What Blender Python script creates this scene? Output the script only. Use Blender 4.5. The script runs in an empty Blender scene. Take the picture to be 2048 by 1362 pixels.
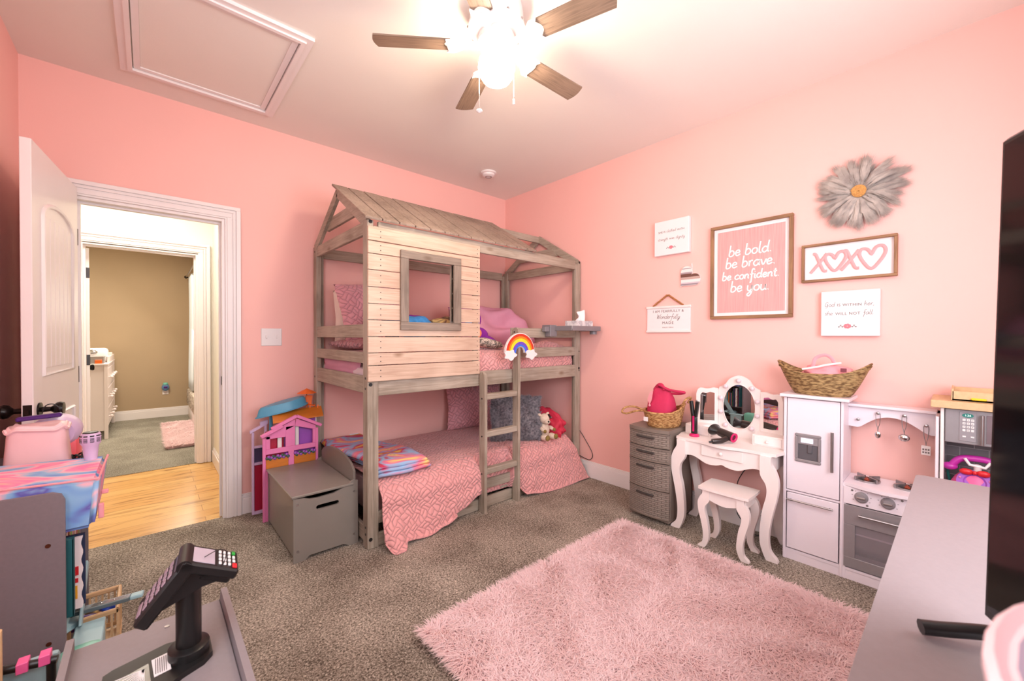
import bpy, bmesh, math, random
import numpy as np
from mathutils import Vector, Matrix, noise
random.seed(7); rng = np.random.default_rng(7)
S = bpy.context.scene; COL = S.collection; PI = math.pi; R = math.radians

# ------------------------------------------------------------ camera, light, exposure
cam = bpy.data.cameras.new('camera'); co = bpy.data.objects.new('camera', cam); COL.objects.link(co)
yaw, pit, rol = R(48.04024), R(-.58243), R(.16135)
d = Vector((math.cos(pit)*math.cos(yaw), math.cos(pit)*math.sin(yaw), math.sin(pit)))
r_ = d.cross(Vector((0, 0, 1))).normalized(); u_ = r_.cross(d)
r2 = math.cos(rol)*r_+math.sin(rol)*u_; u2 = -math.sin(rol)*r_+math.cos(rol)*u_
m4 = Matrix((r2, u2, -d)).transposed().to_4x4(); m4.translation = (-2.88958, -3.32604, 1.23628)
co.matrix_world = m4
cam.sensor_width = 36; cam.lens = 808.743*36/2048; cam.clip_start = .02
cam.dof.use_dof = True; cam.dof.focus_distance = 3.0; cam.dof.aperture_fstop = 5.6
S.camera = co
S.view_settings.view_transform = 'Standard'; S.view_settings.look = 'None'
S.view_settings.gamma = 1; S.view_settings.use_curve_mapping = False
S.view_settings.exposure = 0.6
W = bpy.data.worlds.new('world'); S.world = W; W.use_nodes = True
W.node_tree.nodes['Background'].inputs[0].default_value = (.75, .85, 1, 1)
W.node_tree.nodes['Background'].inputs[1].default_value = 1.0
GLOBE_E = 74
def area(name, loc, aim, sx, sy, power, col):
    l = bpy.data.lights.new(name, 'AREA'); l.shape = 'RECTANGLE'; l.size = sx; l.size_y = sy; l.energy = power; l.color = col
    o = bpy.data.objects.new(name, l); COL.objects.link(o); o.location = loc
    o.rotation_euler = (Vector(aim)-Vector(loc)).to_track_quat('-Z', 'Y').to_euler(); return o
area('window_daylight_front', (-1.9, -3.95, 1.55), (-1.9, 0, 1.2), 1.9, 1.3, 44, (.93, .95, 1))
area('window_daylight_left', (-3.36, -2.75, 1.6), (0, -2.1, 1.1), 1.1, 1.3, 17, (.93, .95, 1))  # added fill that evens out the room, set at an unseen left window
area('hall_light', (-3.1, .85, 2.60), (-3.1, .85, 0), .5, .5, 17, (1, .96, .86))
area('far_room_daylight', (-2.46, 3.6, 1.5), (-3.6, 3.3, .6), .8, 1.2, 16, (1, .95, .85))
area('far_room_lamp', (-3.2, 3.2, 2.6), (-3.2, 3.2, 0), .5, .5, 34, (1, .9, .72))  # added overhead fill to brighten the far room, no fixture belongs to it

# ------------------------------------------------------------ materials
def srgb(c):
    f = lambda v: v/12.92 if v <= .04045 else ((v+.055)/1.055)**2.4
    return tuple(f(v/255) for v in c)+(1,)
def newmat(name):
    m = bpy.data.materials.new(name); m.use_nodes = True
    return m, m.node_tree.nodes, m.node_tree.links, m.node_tree.nodes['Principled BSDF']
def mat(name, rgb, rough=.5, metal=0, var=.06, sc=12, bump=0, bsc=80, spec=.5, stretch=(1, 1, 1), rgb2=None, coat=0, trans=0, sheen=0):
    m, N, L, B = newmat(name); c = srgb(rgb)
    B.inputs['Roughness'].default_value = rough; B.inputs['Metallic'].default_value = metal
    B.inputs['Specular IOR Level'].default_value = spec; B.inputs['Coat Weight'].default_value = coat
    B.inputs['Transmission Weight'].default_value = trans; B.inputs['Sheen Weight'].default_value = sheen
    tc = N.new('ShaderNodeTexCoord'); mp = N.new('ShaderNodeMapping'); mp.inputs['Scale'].default_value = stretch
    L.new(tc.outputs['Object'], mp.inputs[0])
    n = N.new('ShaderNodeTexNoise'); n.inputs['Scale'].default_value = sc; n.inputs['Detail'].default_value = 5
    L.new(mp.outputs[0], n.inputs['Vector'])
    rp = N.new('ShaderNodeValToRGB'); rp.color_ramp.elements[0].position = .3; rp.color_ramp.elements[1].position = .7
    c2 = srgb(rgb2) if rgb2 else tuple(min(1, v*(1+var)) for v in c[:3])+(1,)
    c1 = c if rgb2 else tuple(v*(1-var) for v in c[:3])+(1,)
    rp.color_ramp.elements[0].color = c1; rp.color_ramp.elements[1].color = c2
    L.new(n.outputs['Fac'], rp.inputs[0]); L.new(rp.outputs[0], B.inputs['Base Color'])
    if bump:
        b = N.new('ShaderNodeTexNoise'); b.inputs['Scale'].default_value = bsc; b.inputs['Detail'].default_value = 4
        L.new(mp.outputs[0], b.inputs['Vector'])
        bp = N.new('ShaderNodeBump'); bp.inputs['Strength'].default_value = bump; bp.inputs['Distance'].default_value = .01
        L.new(b.outputs['Fac'], bp.inputs['Height']); L.new(bp.outputs[0], B.inputs['Normal'])
    return m
def wood(name, dark, light, axis, rough=.55, sc=1.0):
    """grain running along `axis` ('x','y','z') in object space, with sparse knots and short saw marks"""
    m, N, L, B = newmat(name); B.inputs['Roughness'].default_value = rough
    tc = N.new('ShaderNodeTexCoord'); mp = N.new('ShaderNodeMapping')
    s = {'x': (1.6, 26, 26), 'y': (26, 1.6, 26), 'z': (26, 26, 1.6)}[axis]
    mp.inputs['Scale'].default_value = tuple(v*sc for v in s); L.new(tc.outputs['Object'], mp.inputs[0])
    n = N.new('ShaderNodeTexNoise'); n.inputs['Scale'].default_value = 2.2; n.inputs['Detail'].default_value = 9
    n.inputs['Distortion'].default_value = 1.2; L.new(mp.outputs[0], n.inputs['Vector'])
    n2 = N.new('ShaderNodeTexNoise'); n2.inputs['Scale'].default_value = 3.0; n2.inputs['Detail'].default_value = 3
    L.new(tc.outputs['Object'], n2.inputs['Vector'])
    ad = N.new('ShaderNodeMath'); ad.operation = 'MULTIPLY_ADD'; ad.inputs[1].default_value = .55
    L.new(n2.outputs['Fac'], ad.inputs[0])
    mu = N.new('ShaderNodeMath'); mu.operation = 'MULTIPLY'; mu.inputs[1].default_value = .5
    L.new(n.outputs['Fac'], mu.inputs[0]); L.new(mu.outputs[0], ad.inputs[2])
    rp = N.new('ShaderNodeValToRGB'); e = rp.color_ramp.elements; e[0].position = .38; e[1].position = .62
    e[0].color = srgb(dark); e[1].color = srgb(light); L.new(ad.outputs[0], rp.inputs[0])
    # knots
    mk = N.new('ShaderNodeMapping'); k = {'x': (1, 2.2, 2.2), 'y': (2.2, 1, 2.2), 'z': (2.2, 2.2, 1)}[axis]
    mk.inputs['Scale'].default_value = k; L.new(tc.outputs['Object'], mk.inputs[0])
    v = N.new('ShaderNodeTexVoronoi'); v.inputs['Scale'].default_value = 3.2; L.new(mk.outputs[0], v.inputs['Vector'])
    kr = N.new('ShaderNodeValToRGB'); kr.color_ramp.elements[0].position = .03; kr.color_ramp.elements[1].position = .14
    kr.color_ramp.elements[0].color = (.42, .3, .2, 1); kr.color_ramp.elements[1].color = (1, 1, 1, 1)
    L.new(v.outputs['Distance'], kr.inputs[0])
    mx = N.new('ShaderNodeMix'); mx.data_type = 'RGBA'; mx.blend_type = 'MULTIPLY'; mx.inputs[0].default_value = .75
    L.new(rp.outputs[0], mx.inputs[6]); L.new(kr.outputs[0], mx.inputs[7]); L.new(mx.outputs[2], B.inputs['Base Color'])
    bp = N.new('ShaderNodeBump'); bp.inputs['Strength'].default_value = .12; bp.inputs['Distance'].default_value = .004
    L.new(n.outputs['Fac'], bp.inputs['Height']); L.new(bp.outputs[0], B.inputs['Normal'])
    return m
def carpet(name, c1, c2, c3):
    m, N, L, B = newmat(name); B.inputs['Roughness'].default_value = 1; B.inputs['Specular IOR Level'].default_value = .1
    tc = N.new('ShaderNodeTexCoord')
    n = N.new('ShaderNodeTexNoise'); n.inputs['Scale'].default_value = 130; n.inputs['Detail'].default_value = 6; n.inputs['Roughness'].default_value = .75
    n.inputs['Distortion'].default_value = .6
    L.new(tc.outputs['Object'], n.inputs['Vector'])
    n2 = N.new('ShaderNodeTexNoise'); n2.inputs['Scale'].default_value = 3; n2.inputs['Detail'].default_value = 4
    L.new(tc.outputs['Object'], n2.inputs['Vector'])
    a = N.new('ShaderNodeMath'); a.operation = 'MULTIPLY_ADD'; a.inputs[1].default_value = .22; L.new(n2.outputs['Fac'], a.inputs[0])
    L.new(n.outputs['Fac'], a.inputs[2])
    rp = N.new('ShaderNodeValToRGB'); e = rp.color_ramp.elements; e[0].position = .5; e[1].position = .74
    e[0].color = srgb(c1); e[1].color = srgb(c3); q = e.new(.62); q.color = srgb(c2)
    L.new(a.outputs[0], rp.inputs[0]); L.new(rp.outputs[0], B.inputs['Base Color'])
    bp = N.new('ShaderNodeBump'); bp.inputs['Strength'].default_value = .9; bp.inputs['Distance'].default_value = .012
    L.new(n.outputs['Fac'], bp.inputs['Height']); L.new(bp.outputs[0], B.inputs['Normal'])
    return m
def quiltmat(name, rgb, cell=.055, strength=1.0):
    """woven basket quilting from the UV (metres along the cloth), turned 45 degrees"""
    m, N, L, B = newmat(name); B.inputs['Roughness'].default_value = .75; B.inputs['Sheen Weight'].default_value = .3
    def M(op, a, b=None, c=None):
        x = N.new('ShaderNodeMath'); x.operation = op
        for i, v in enumerate((a, b, c)):
            if v is None: continue
            if isinstance(v, (int, float)): x.inputs[i].default_value = v
            else: L.new(v, x.inputs[i])
        return x.outputs[0]
    tc = N.new('ShaderNodeTexCoord'); mp = N.new('ShaderNodeMapping')
    mp.inputs['Rotation'].default_value = (0, 0, R(40)); mp.inputs['Scale'].default_value = (1/cell,)*3
    nz = N.new('ShaderNodeTexNoise'); nz.inputs['Scale'].default_value = 9; nz.inputs['Detail'].default_value = 2
    L.new(tc.outputs['UV'], nz.inputs['Vector'])
    va = N.new('ShaderNodeVectorMath'); va.operation = 'MULTIPLY_ADD'; va.inputs[1].default_value = (.075, .075, 0)
    L.new(nz.outputs['Color'], va.inputs[0]); L.new(tc.outputs['UV'], va.inputs[2]); L.new(va.outputs[0], mp.inputs[0])
    sp = N.new('ShaderNodeSeparateXYZ'); L.new(mp.outputs[0], sp.inputs[0]); u, v = sp.outputs[0], sp.outputs[1]
    chk = M('MODULO', M('ADD', M('FLOOR', u), M('FLOOR', v)), 2); chk = M('ABSOLUTE', chk)
    h1 = M('POWER', M('ABSOLUTE', M('SINE', M('MULTIPLY', u, 2*PI))), .5)
    h2 = M('POWER', M('ABSOLUTE', M('SINE', M('MULTIPLY', v, 2*PI))), .5)
    e1 = M('POWER', M('ABSOLUTE', M('SINE', M('MULTIPLY', v, PI))), .35)
    e2 = M('POWER', M('ABSOLUTE', M('SINE', M('MULTIPLY', u, PI))), .35)
    ha = M('MULTIPLY', M('MULTIPLY', h1, e1), chk); hb = M('MULTIPLY', M('MULTIPLY', h2, e2), M('SUBTRACT', 1, chk))
    h = M('ADD', ha, hb)
    bp = N.new('ShaderNodeBump'); bp.inputs['Strength'].default_value = strength; bp.inputs['Distance'].default_value = .011
    L.new(h, bp.inputs['Height']); L.new(bp.outputs[0], B.inputs['Normal'])
    rp = N.new('ShaderNodeValToRGB'); c = srgb(rgb); e = rp.color_ramp.elements; e[0].position = 0; e[1].position = .6
    e[0].color = tuple(x*.8 for x in c[:3])+(1,); e[1].color = c      # base colour is deeper where the woven relief is low
    L.new(h, rp.inputs[0]); L.new(rp.outputs[0], B.inputs['Base Color'])
    return m
def tiedye(name, cols, sc=5, dist=3, rough=.8, stretch=(1, 1, 1)):
    m, N, L, B = newmat(name); B.inputs['Roughness'].default_value = rough
    tc = N.new('ShaderNodeTexCoord'); mp = N.new('ShaderNodeMapping'); mp.inputs['Scale'].default_value = stretch
    L.new(tc.outputs['Object'], mp.inputs[0])
    n = N.new('ShaderNodeTexNoise'); n.inputs['Scale'].default_value = sc; n.inputs['Detail'].default_value = 3; n.inputs['Distortion'].default_value = dist
    L.new(mp.outputs[0], n.inputs['Vector'])
    rp = N.new('ShaderNodeValToRGB'); e = rp.color_ramp.elements
    k = len(cols); e[0].position = .3; e[1].position = .7; e[0].color = srgb(cols[0]); e[1].color = srgb(cols[-1])
    for i in range(1, k-1):
        q = e.new(.3+.4*i/(k-1)); q.color = srgb(cols[i])
    L.new(n.outputs['Fac'], rp.inputs[0]); L.new(rp.outputs[0], B.inputs['Base Color'])
    return m
def planks(name):
    m, N, L, B = newmat(name); B.inputs['Roughness'].default_value = .25
    tc = N.new('ShaderNodeTexCoord')
    b = N.new('ShaderNodeTexBrick'); b.inputs['Scale'].default_value = 1; b.inputs['Brick Width'].default_value = 1.1; b.inputs['Row Height'].default_value = .13
    b.inputs['Mortar Size'].default_value = .0015; b.inputs['Color1'].default_value = srgb((226, 178, 108)); b.inputs['Color2'].default_value = srgb((214, 160, 90))
    b.inputs['Mortar'].default_value = srgb((140, 95, 50)); b.offset = .37; L.new(tc.outputs['Object'], b.inputs['Vector'])
    mp = N.new('ShaderNodeMapping'); mp.inputs['Scale'].default_value = (2, 16, 1); L.new(tc.outputs['Object'], mp.inputs[0])
    n = N.new('ShaderNodeTexNoise'); n.inputs['Scale'].default_value = 1.6; n.inputs['Detail'].default_value = 8; n.inputs['Distortion'].default_value = .8
    L.new(mp.outputs[0], n.inputs['Vector'])
    rp = N.new('ShaderNodeValToRGB'); e = rp.color_ramp.elements; e[0].position = .32; e[1].position = .47; e[0].color = (.42, .3, .2, 1); e[1].color = (1, 1, 1, 1)
    L.new(n.outputs['Fac'], rp.inputs[0])
    mx = N.new('ShaderNodeMix'); mx.data_type = 'RGBA'; mx.blend_type = 'MULTIPLY'; mx.inputs[0].default_value = .8
    L.new(b.outputs['Color'], mx.inputs[6]); L.new(rp.outputs[0], mx.inputs[7]); L.new(mx.outputs[2], B.inputs['Base Color'])
    return m
def bricks(name, c1, c2, mortar, w, h, ms, rough=.5, bump=.3):
    """brick pattern on faces that look along x: y runs across, z up"""
    m, N, L, B = newmat(name); B.inputs['Roughness'].default_value = rough
    tc = N.new('ShaderNodeTexCoord'); sp = N.new('ShaderNodeSeparateXYZ'); cb = N.new('ShaderNodeCombineXYZ')
    L.new(tc.outputs['Object'], sp.inputs[0]); ad = N.new('ShaderNodeMath'); ad.operation = 'ADD'
    L.new(sp.outputs[0], ad.inputs[0]); L.new(sp.outputs[1], ad.inputs[1]); L.new(ad.outputs[0], cb.inputs[0]); L.new(sp.outputs[2], cb.inputs[1])
    b = N.new('ShaderNodeTexBrick'); b.inputs['Scale'].default_value = 1; b.inputs['Brick Width'].default_value = w; b.inputs['Row Height'].default_value = h
    b.inputs['Mortar Size'].default_value = ms; b.inputs['Mortar Smooth'].default_value = .6; b.inputs['Color1'].default_value = srgb(c1); b.inputs['Color2'].default_value = srgb(c2); b.inputs['Mortar'].default_value = srgb(mortar)
    L.new(cb.outputs[0], b.inputs['Vector']); L.new(b.outputs['Color'], B.inputs['Base Color'])
    bp = N.new('ShaderNodeBump'); bp.inputs['Strength'].default_value = bump; bp.inputs['Distance'].default_value = .003; bp.invert = True
    L.new(b.outputs['Fac'], bp.inputs['Height']); L.new(bp.outputs[0], B.inputs['Normal'])
    return m
def wicker(name, c1, c2, rough=.7, sc=60):
    m, N, L, B = newmat(name); B.inputs['Roughness'].default_value = rough
    tc = N.new('ShaderNodeTexCoord'); mp = N.new('ShaderNodeMapping'); mp.inputs['Scale'].default_value = (.8, .8, 2.6)
    L.new(tc.outputs['Object'], mp.inputs[0])
    n = N.new('ShaderNodeTexNoise'); n.inputs['Scale'].default_value = sc; n.inputs['Detail'].default_value = 3; L.new(mp.outputs[0], n.inputs['Vector'])
    rp = N.new('ShaderNodeValToRGB'); e = rp.color_ramp.elements; e[0].position = .38; e[1].position = .6; e[0].color = srgb(c1); e[1].color = srgb(c2)
    L.new(n.outputs['Fac'], rp.inputs[0]); L.new(rp.outputs[0], B.inputs['Base Color'])
    bp = N.new('ShaderNodeBump'); bp.inputs['Strength'].default_value = .9; bp.inputs['Distance'].default_value = .006
    L.new(n.outputs['Fac'], bp.inputs['Height']); L.new(bp.outputs[0], B.inputs['Normal'])
    return m
def emit(name, rgb, e):
    m, N, L, B = newmat(name); B.inputs['Base Color'].default_value = (.9, .9, .9, 1)
    B.inputs['Emission Color'].default_value = rgb+(1,); B.inputs['Emission Strength'].default_value = e
    return m
def yarn(m, k, rgb):
    N, L = m.node_tree.nodes, m.node_tree.links; B = N['Principled BSDF']; out = N['Material Output']
    t = N.new('ShaderNodeBsdfTranslucent'); t.inputs[0].default_value = srgb(rgb); mx = N.new('ShaderNodeMixShader'); mx.inputs[0].default_value = k
    L.new(B.outputs[0], mx.inputs[1]); L.new(t.outputs[0], mx.inputs[2]); L.new(mx.outputs[0], out.inputs[0])
WALLP = mat('pink_wall_paint', (247, 190, 181), .55, var=.012, sc=2, bump=.04, bsc=220)
CEILP = mat('ceiling_paint', (240, 232, 224), .8, var=.01, sc=3, bump=.05, bsc=160)
TRIM = mat('white_trim_paint', (240, 232, 230), .35, var=.015, sc=5)
CREAM = mat('cream_hall_paint', (240, 236, 222), .6, var=.01, sc=3)
KHAKI = mat('khaki_wall_paint', (176, 152, 122), .7, var=.02, sc=3)
CARP = carpet('taupe_carpet_pile', (88, 77, 67), (172, 158, 143), (240, 227, 211))
CARP2 = carpet('grey_green_carpet_pile', (116, 110, 98), (162, 155, 141), (204, 196, 180))
PLANK = planks('honey_hickory_planks')
BWX, BWY, BWZ = [wood('bed_wood_'+a, (138, 124, 108), (180, 166, 150), a) for a in 'xyz']
PNX = wood('panel_wood', (186, 154, 132), (214, 186, 164), 'x')
RFW = wood('roof_plank_wood', (128, 112, 98), (172, 152, 136), 'y')
GREYWX = wood('window_frame_wood', (112, 98, 86), (150, 134, 120), 'x'); GREYWZ = wood('window_frame_wood_upright', (112, 98, 86), (150, 134, 120), 'z')
FANW = wood('fan_blade_wood', (92, 74, 62), (142, 118, 100), 'x', sc=1.6)
OAKX = wood('oak_frame_wood', (120, 84, 56), (160, 118, 82), 'y', sc=1.4); OAKZ = wood('oak_frame_wood_upright', (120, 84, 56), (160, 118, 82), 'z', sc=1.4)
TANW = mat('tan_plywood', (214, 176, 132), .5, var=.08, sc=8, stretch=(1, 8, 8))
BLACK = mat('black_plastic', (22, 20, 20), .35, var=.1); BLKG = mat('glossy_black', (8, 8, 12), .08, var=.1)
BRONZE = mat('oil_rubbed_bronze', (30, 24, 22), .25, metal=.6, var=.1)
WHT = mat('white_painted_wood', (240, 226, 222), .35, var=.012, sc=6); WHTP = mat('white_plastic', (236, 228, 226), .4, var=.01)
LIL = mat('pale_kitchen_white', (236, 222, 228), .35, var=.012, sc=6)
GREYL = mat('grey_painted_board', (142, 130, 126), .5, var=.03, sc=30); GREYD = mat('grey_shelf_board', (124, 112, 116), .55, var=.04, sc=90)
GREYT = mat('grey_dresser_top', (134, 123, 125), .5, var=.03, sc=90)
GREYBOX = mat('grey_toy_box_paint', (130, 122, 114), .35, var=.03, sc=8)
METAL = mat('brushed_steel', (170, 164, 164), .3, metal=.9, var=.05, sc=30); CHROME = mat('chrome', (220, 218, 218), .12, metal=1, var=.02)
SILVERP = mat('silver_paint', (150, 142, 144), .45, metal=.3, var=.04, sc=30)
MIRROR = mat('mirror_glass', (235, 235, 235), .01, metal=1, var=0)
QUILT = quiltmat('pink_quilt', (232, 162, 160), .046, .8); SHAM = quiltmat('pink_quilted_sham', (226, 158, 166), .05, .8)
PINKC = mat('mauve_pink_cotton', (216, 152, 176), .8, var=.05, sc=6, bump=.25, bsc=14)
CREAMC = mat('cream_cotton', (236, 212, 198), .85, var=.03, sc=6, bump=.2, bsc=14)
MATC = mat('white_mattress_cotton', (225, 200, 205), .85, var=.03, bump=.2, bsc=20)
FUZZ = mat('grey_faux_fur', (128, 122, 128), .9, var=.35, sc=160, bump=.8, bsc=120); RUGP = mat('pink_shag_yarn', (255, 231, 231), .85, var=.04, sc=7)
HOTP = mat('hot_pink_plastic', (232, 92, 150), .4, var=.03); PINKP = mat('pink_plastic', (236, 132, 184), .4, var=.03); PALEP = mat('pale_pink_plastic', (243, 200, 202), .35, var=.02)
PURP = mat('purple_plastic', (156, 84, 184), .4, var=.05); DKPUR = mat('dark_purple_plastic', (70, 24, 110), .4, var=.05)
CRIM = mat('crimson_plastic', (176, 24, 60), .4, var=.05); ORNG = mat('orange_plastic', (240, 110, 30), .4, var=.05); TANP = mat('orange_brown_plastic', (206, 120, 40), .4, var=.12, sc=9, stretch=(1, 1, 6))
BLUEP = mat('sky_blue_plastic', (88, 158, 190), .4, var=.04); TEAL = mat('teal_plastic', (30, 120, 110), .4, var=.05); MINT = mat('mint_plastic', (120, 196, 176), .3, var=.03)
LTBL = mat('pale_blue_board', (158, 190, 196), .5, var=.04); DTEAL = mat('dark_teal_cover', (28, 86, 92), .5, var=.06)
YELL = mat('yellow_plastic', (238, 206, 40), .4, var=.04); GREEN = mat('green_plastic', (40, 160, 60), .4, var=.05); REDP = mat('red_plastic', (216, 34, 44), .4, var=.05)
CORAL = mat('coral_plastic', (240, 92, 104), .4, var=.05); BULB = mat('pearl_pink_bulb', (228, 206, 212), .3, var=.02); LILAC = mat('lilac_plastic', (214, 186, 220), .4, var=.03)
MAROON = mat('maroon_plastic', (120, 50, 62), .45, var=.08)
BAGC = mat('crimson_canvas', (196, 40, 84), .8, var=.06, sc=12, bump=.25, bsc=18); REDC = mat('red_sleeping_cloth', (208, 44, 72), .7, var=.08, sc=6, bump=.5, bsc=16)
PINKF = mat('pink_bag_fabric', (244, 158, 166), .75, var=.04, sc=8, bump=.3, bsc=14)
WICK = wicker('light_wicker', (140, 90, 44), (206, 160, 104)); SEAG = wicker('dark_seagrass', (104, 74, 40), (176, 144, 96), sc=48)
DRAWP = bricks('woven_resin', (148, 134, 124), (138, 124, 114), (108, 96, 88), .036, .013, .0022, .5, .9); DRAWC = mat('taupe_resin', (126, 112, 102), .45, var=.04)
TILEG = bricks('grey_toy_brick', (128, 122, 126), (110, 104, 108), (176, 170, 172), .09, .045, .0018)
INK = mat('grey_ink', (120, 108, 106), .8, var=.02); CANV = mat('white_canvas', (243, 228, 228), .8, var=.008)
PRINT = mat('pink_woodgrain_print', (240, 150, 148), .7, rgb2=(246, 172, 168), sc=10, stretch=(1, 18, .5))
LETP = mat('pink_wood_letters', (244, 158, 160), .6, var=.02); LETW = mat('white_print_ink', (250, 240, 238), .7, var=.01)
DYE1 = tiedye('pastel_tie_dye', [(250, 205, 150), (248, 170, 180), (240, 130, 180), (246, 186, 196), (150, 190, 222), (120, 160, 214), (104, 92, 176), (160, 196, 226)], 3.4, 1.2, .8, (1, 1.8, 1))
DYE2 = tiedye('rainbow_fleece', [(60, 110, 190), (240, 200, 90), (206, 40, 90), (150, 190, 225), (238, 120, 150), (250, 220, 130), (90, 90, 180)], 3, .8, .95, (1, 2.0, 1))
yarn(RUGP, .45, (255, 232, 232))
FUZZ2 = mat('grey_fur_strands', (92, 88, 98), .9, rgb2=(172, 164, 168), sc=55)
ROPE = mat('straw_coil', (206, 150, 84), .8, var=.25, sc=120); BEADW = mat('wooden_bead', (168, 110, 60), .5, var=.1, sc=60)
FEATH = mat('grey_feather_fibre', (146, 134, 128), .9, rgb2=(204, 190, 180), sc=14); COWW = mat('white_plush', (228, 206, 186), .95, var=.05, sc=60, bump=.5, bsc=160)
COWB = mat('black_plush', (46, 28, 26), .95, var=.1, sc=60, bump=.5, bsc=160); HOOF = mat('olive_plush', (140, 116, 60), .95, var=.1, sc=60, bump=.4, bsc=160)
BLUEF = mat('blue_plush', (66, 140, 204), .9, var=.15, sc=40, bump=.4, bsc=90); MAGF = mat('purple_plush', (134, 36, 150), .9, var=.12, sc=40, bump=.4, bsc=90)
LEOP = tiedye('leopard_print_fleece', [(240, 220, 200), (30, 24, 24), (236, 214, 196), (28, 22, 22), (240, 222, 205)], 22, 1); SOCK = tiedye('striped_plush', [(220, 150, 60), (60, 50, 60), (226, 190, 120), (110, 60, 60)], 10, 1)
TISS = mat('white_tissue', (248, 236, 236), .9, var=.01); TBOX = tiedye('tissue_box_print', [(198, 190, 190), (236, 230, 230), (188, 182, 186), (244, 240, 240)], 14, 0, .6)
GLASSB = mat('smoked_oven_glass', (130, 112, 116), .08, var=.04); SCREEN = mat('grey_lcd', (190, 178, 190), .2, var=.03); BLUSC = emit('blue_clock_display', (.02, .04, .25), .6)
GREYP = mat('grey_moulded_plastic', (128, 122, 126), .4, var=.03); CLEAR = mat('frosted_lid', (150, 138, 156), .45, trans=.1, var=.03)
CURT = mat('white_sheer_curtain', (225, 232, 236), .9, var=.03, sc=20, stretch=(1, 30, 1)); BEDC = tiedye('brown_white_bedding', [(96, 74, 60), (226, 214, 198), (120, 96, 80), (232, 222, 208)], 12, 1)
RB = {n: mat('rainbow_'+n, c, .45, var=.12, sc=90) for n, c in dict(red=(206, 52, 24), orange=(240, 130, 20), yellow=(250, 214, 40), purple=(110, 70, 190), blue=(50, 110, 220)).items()}

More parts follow.
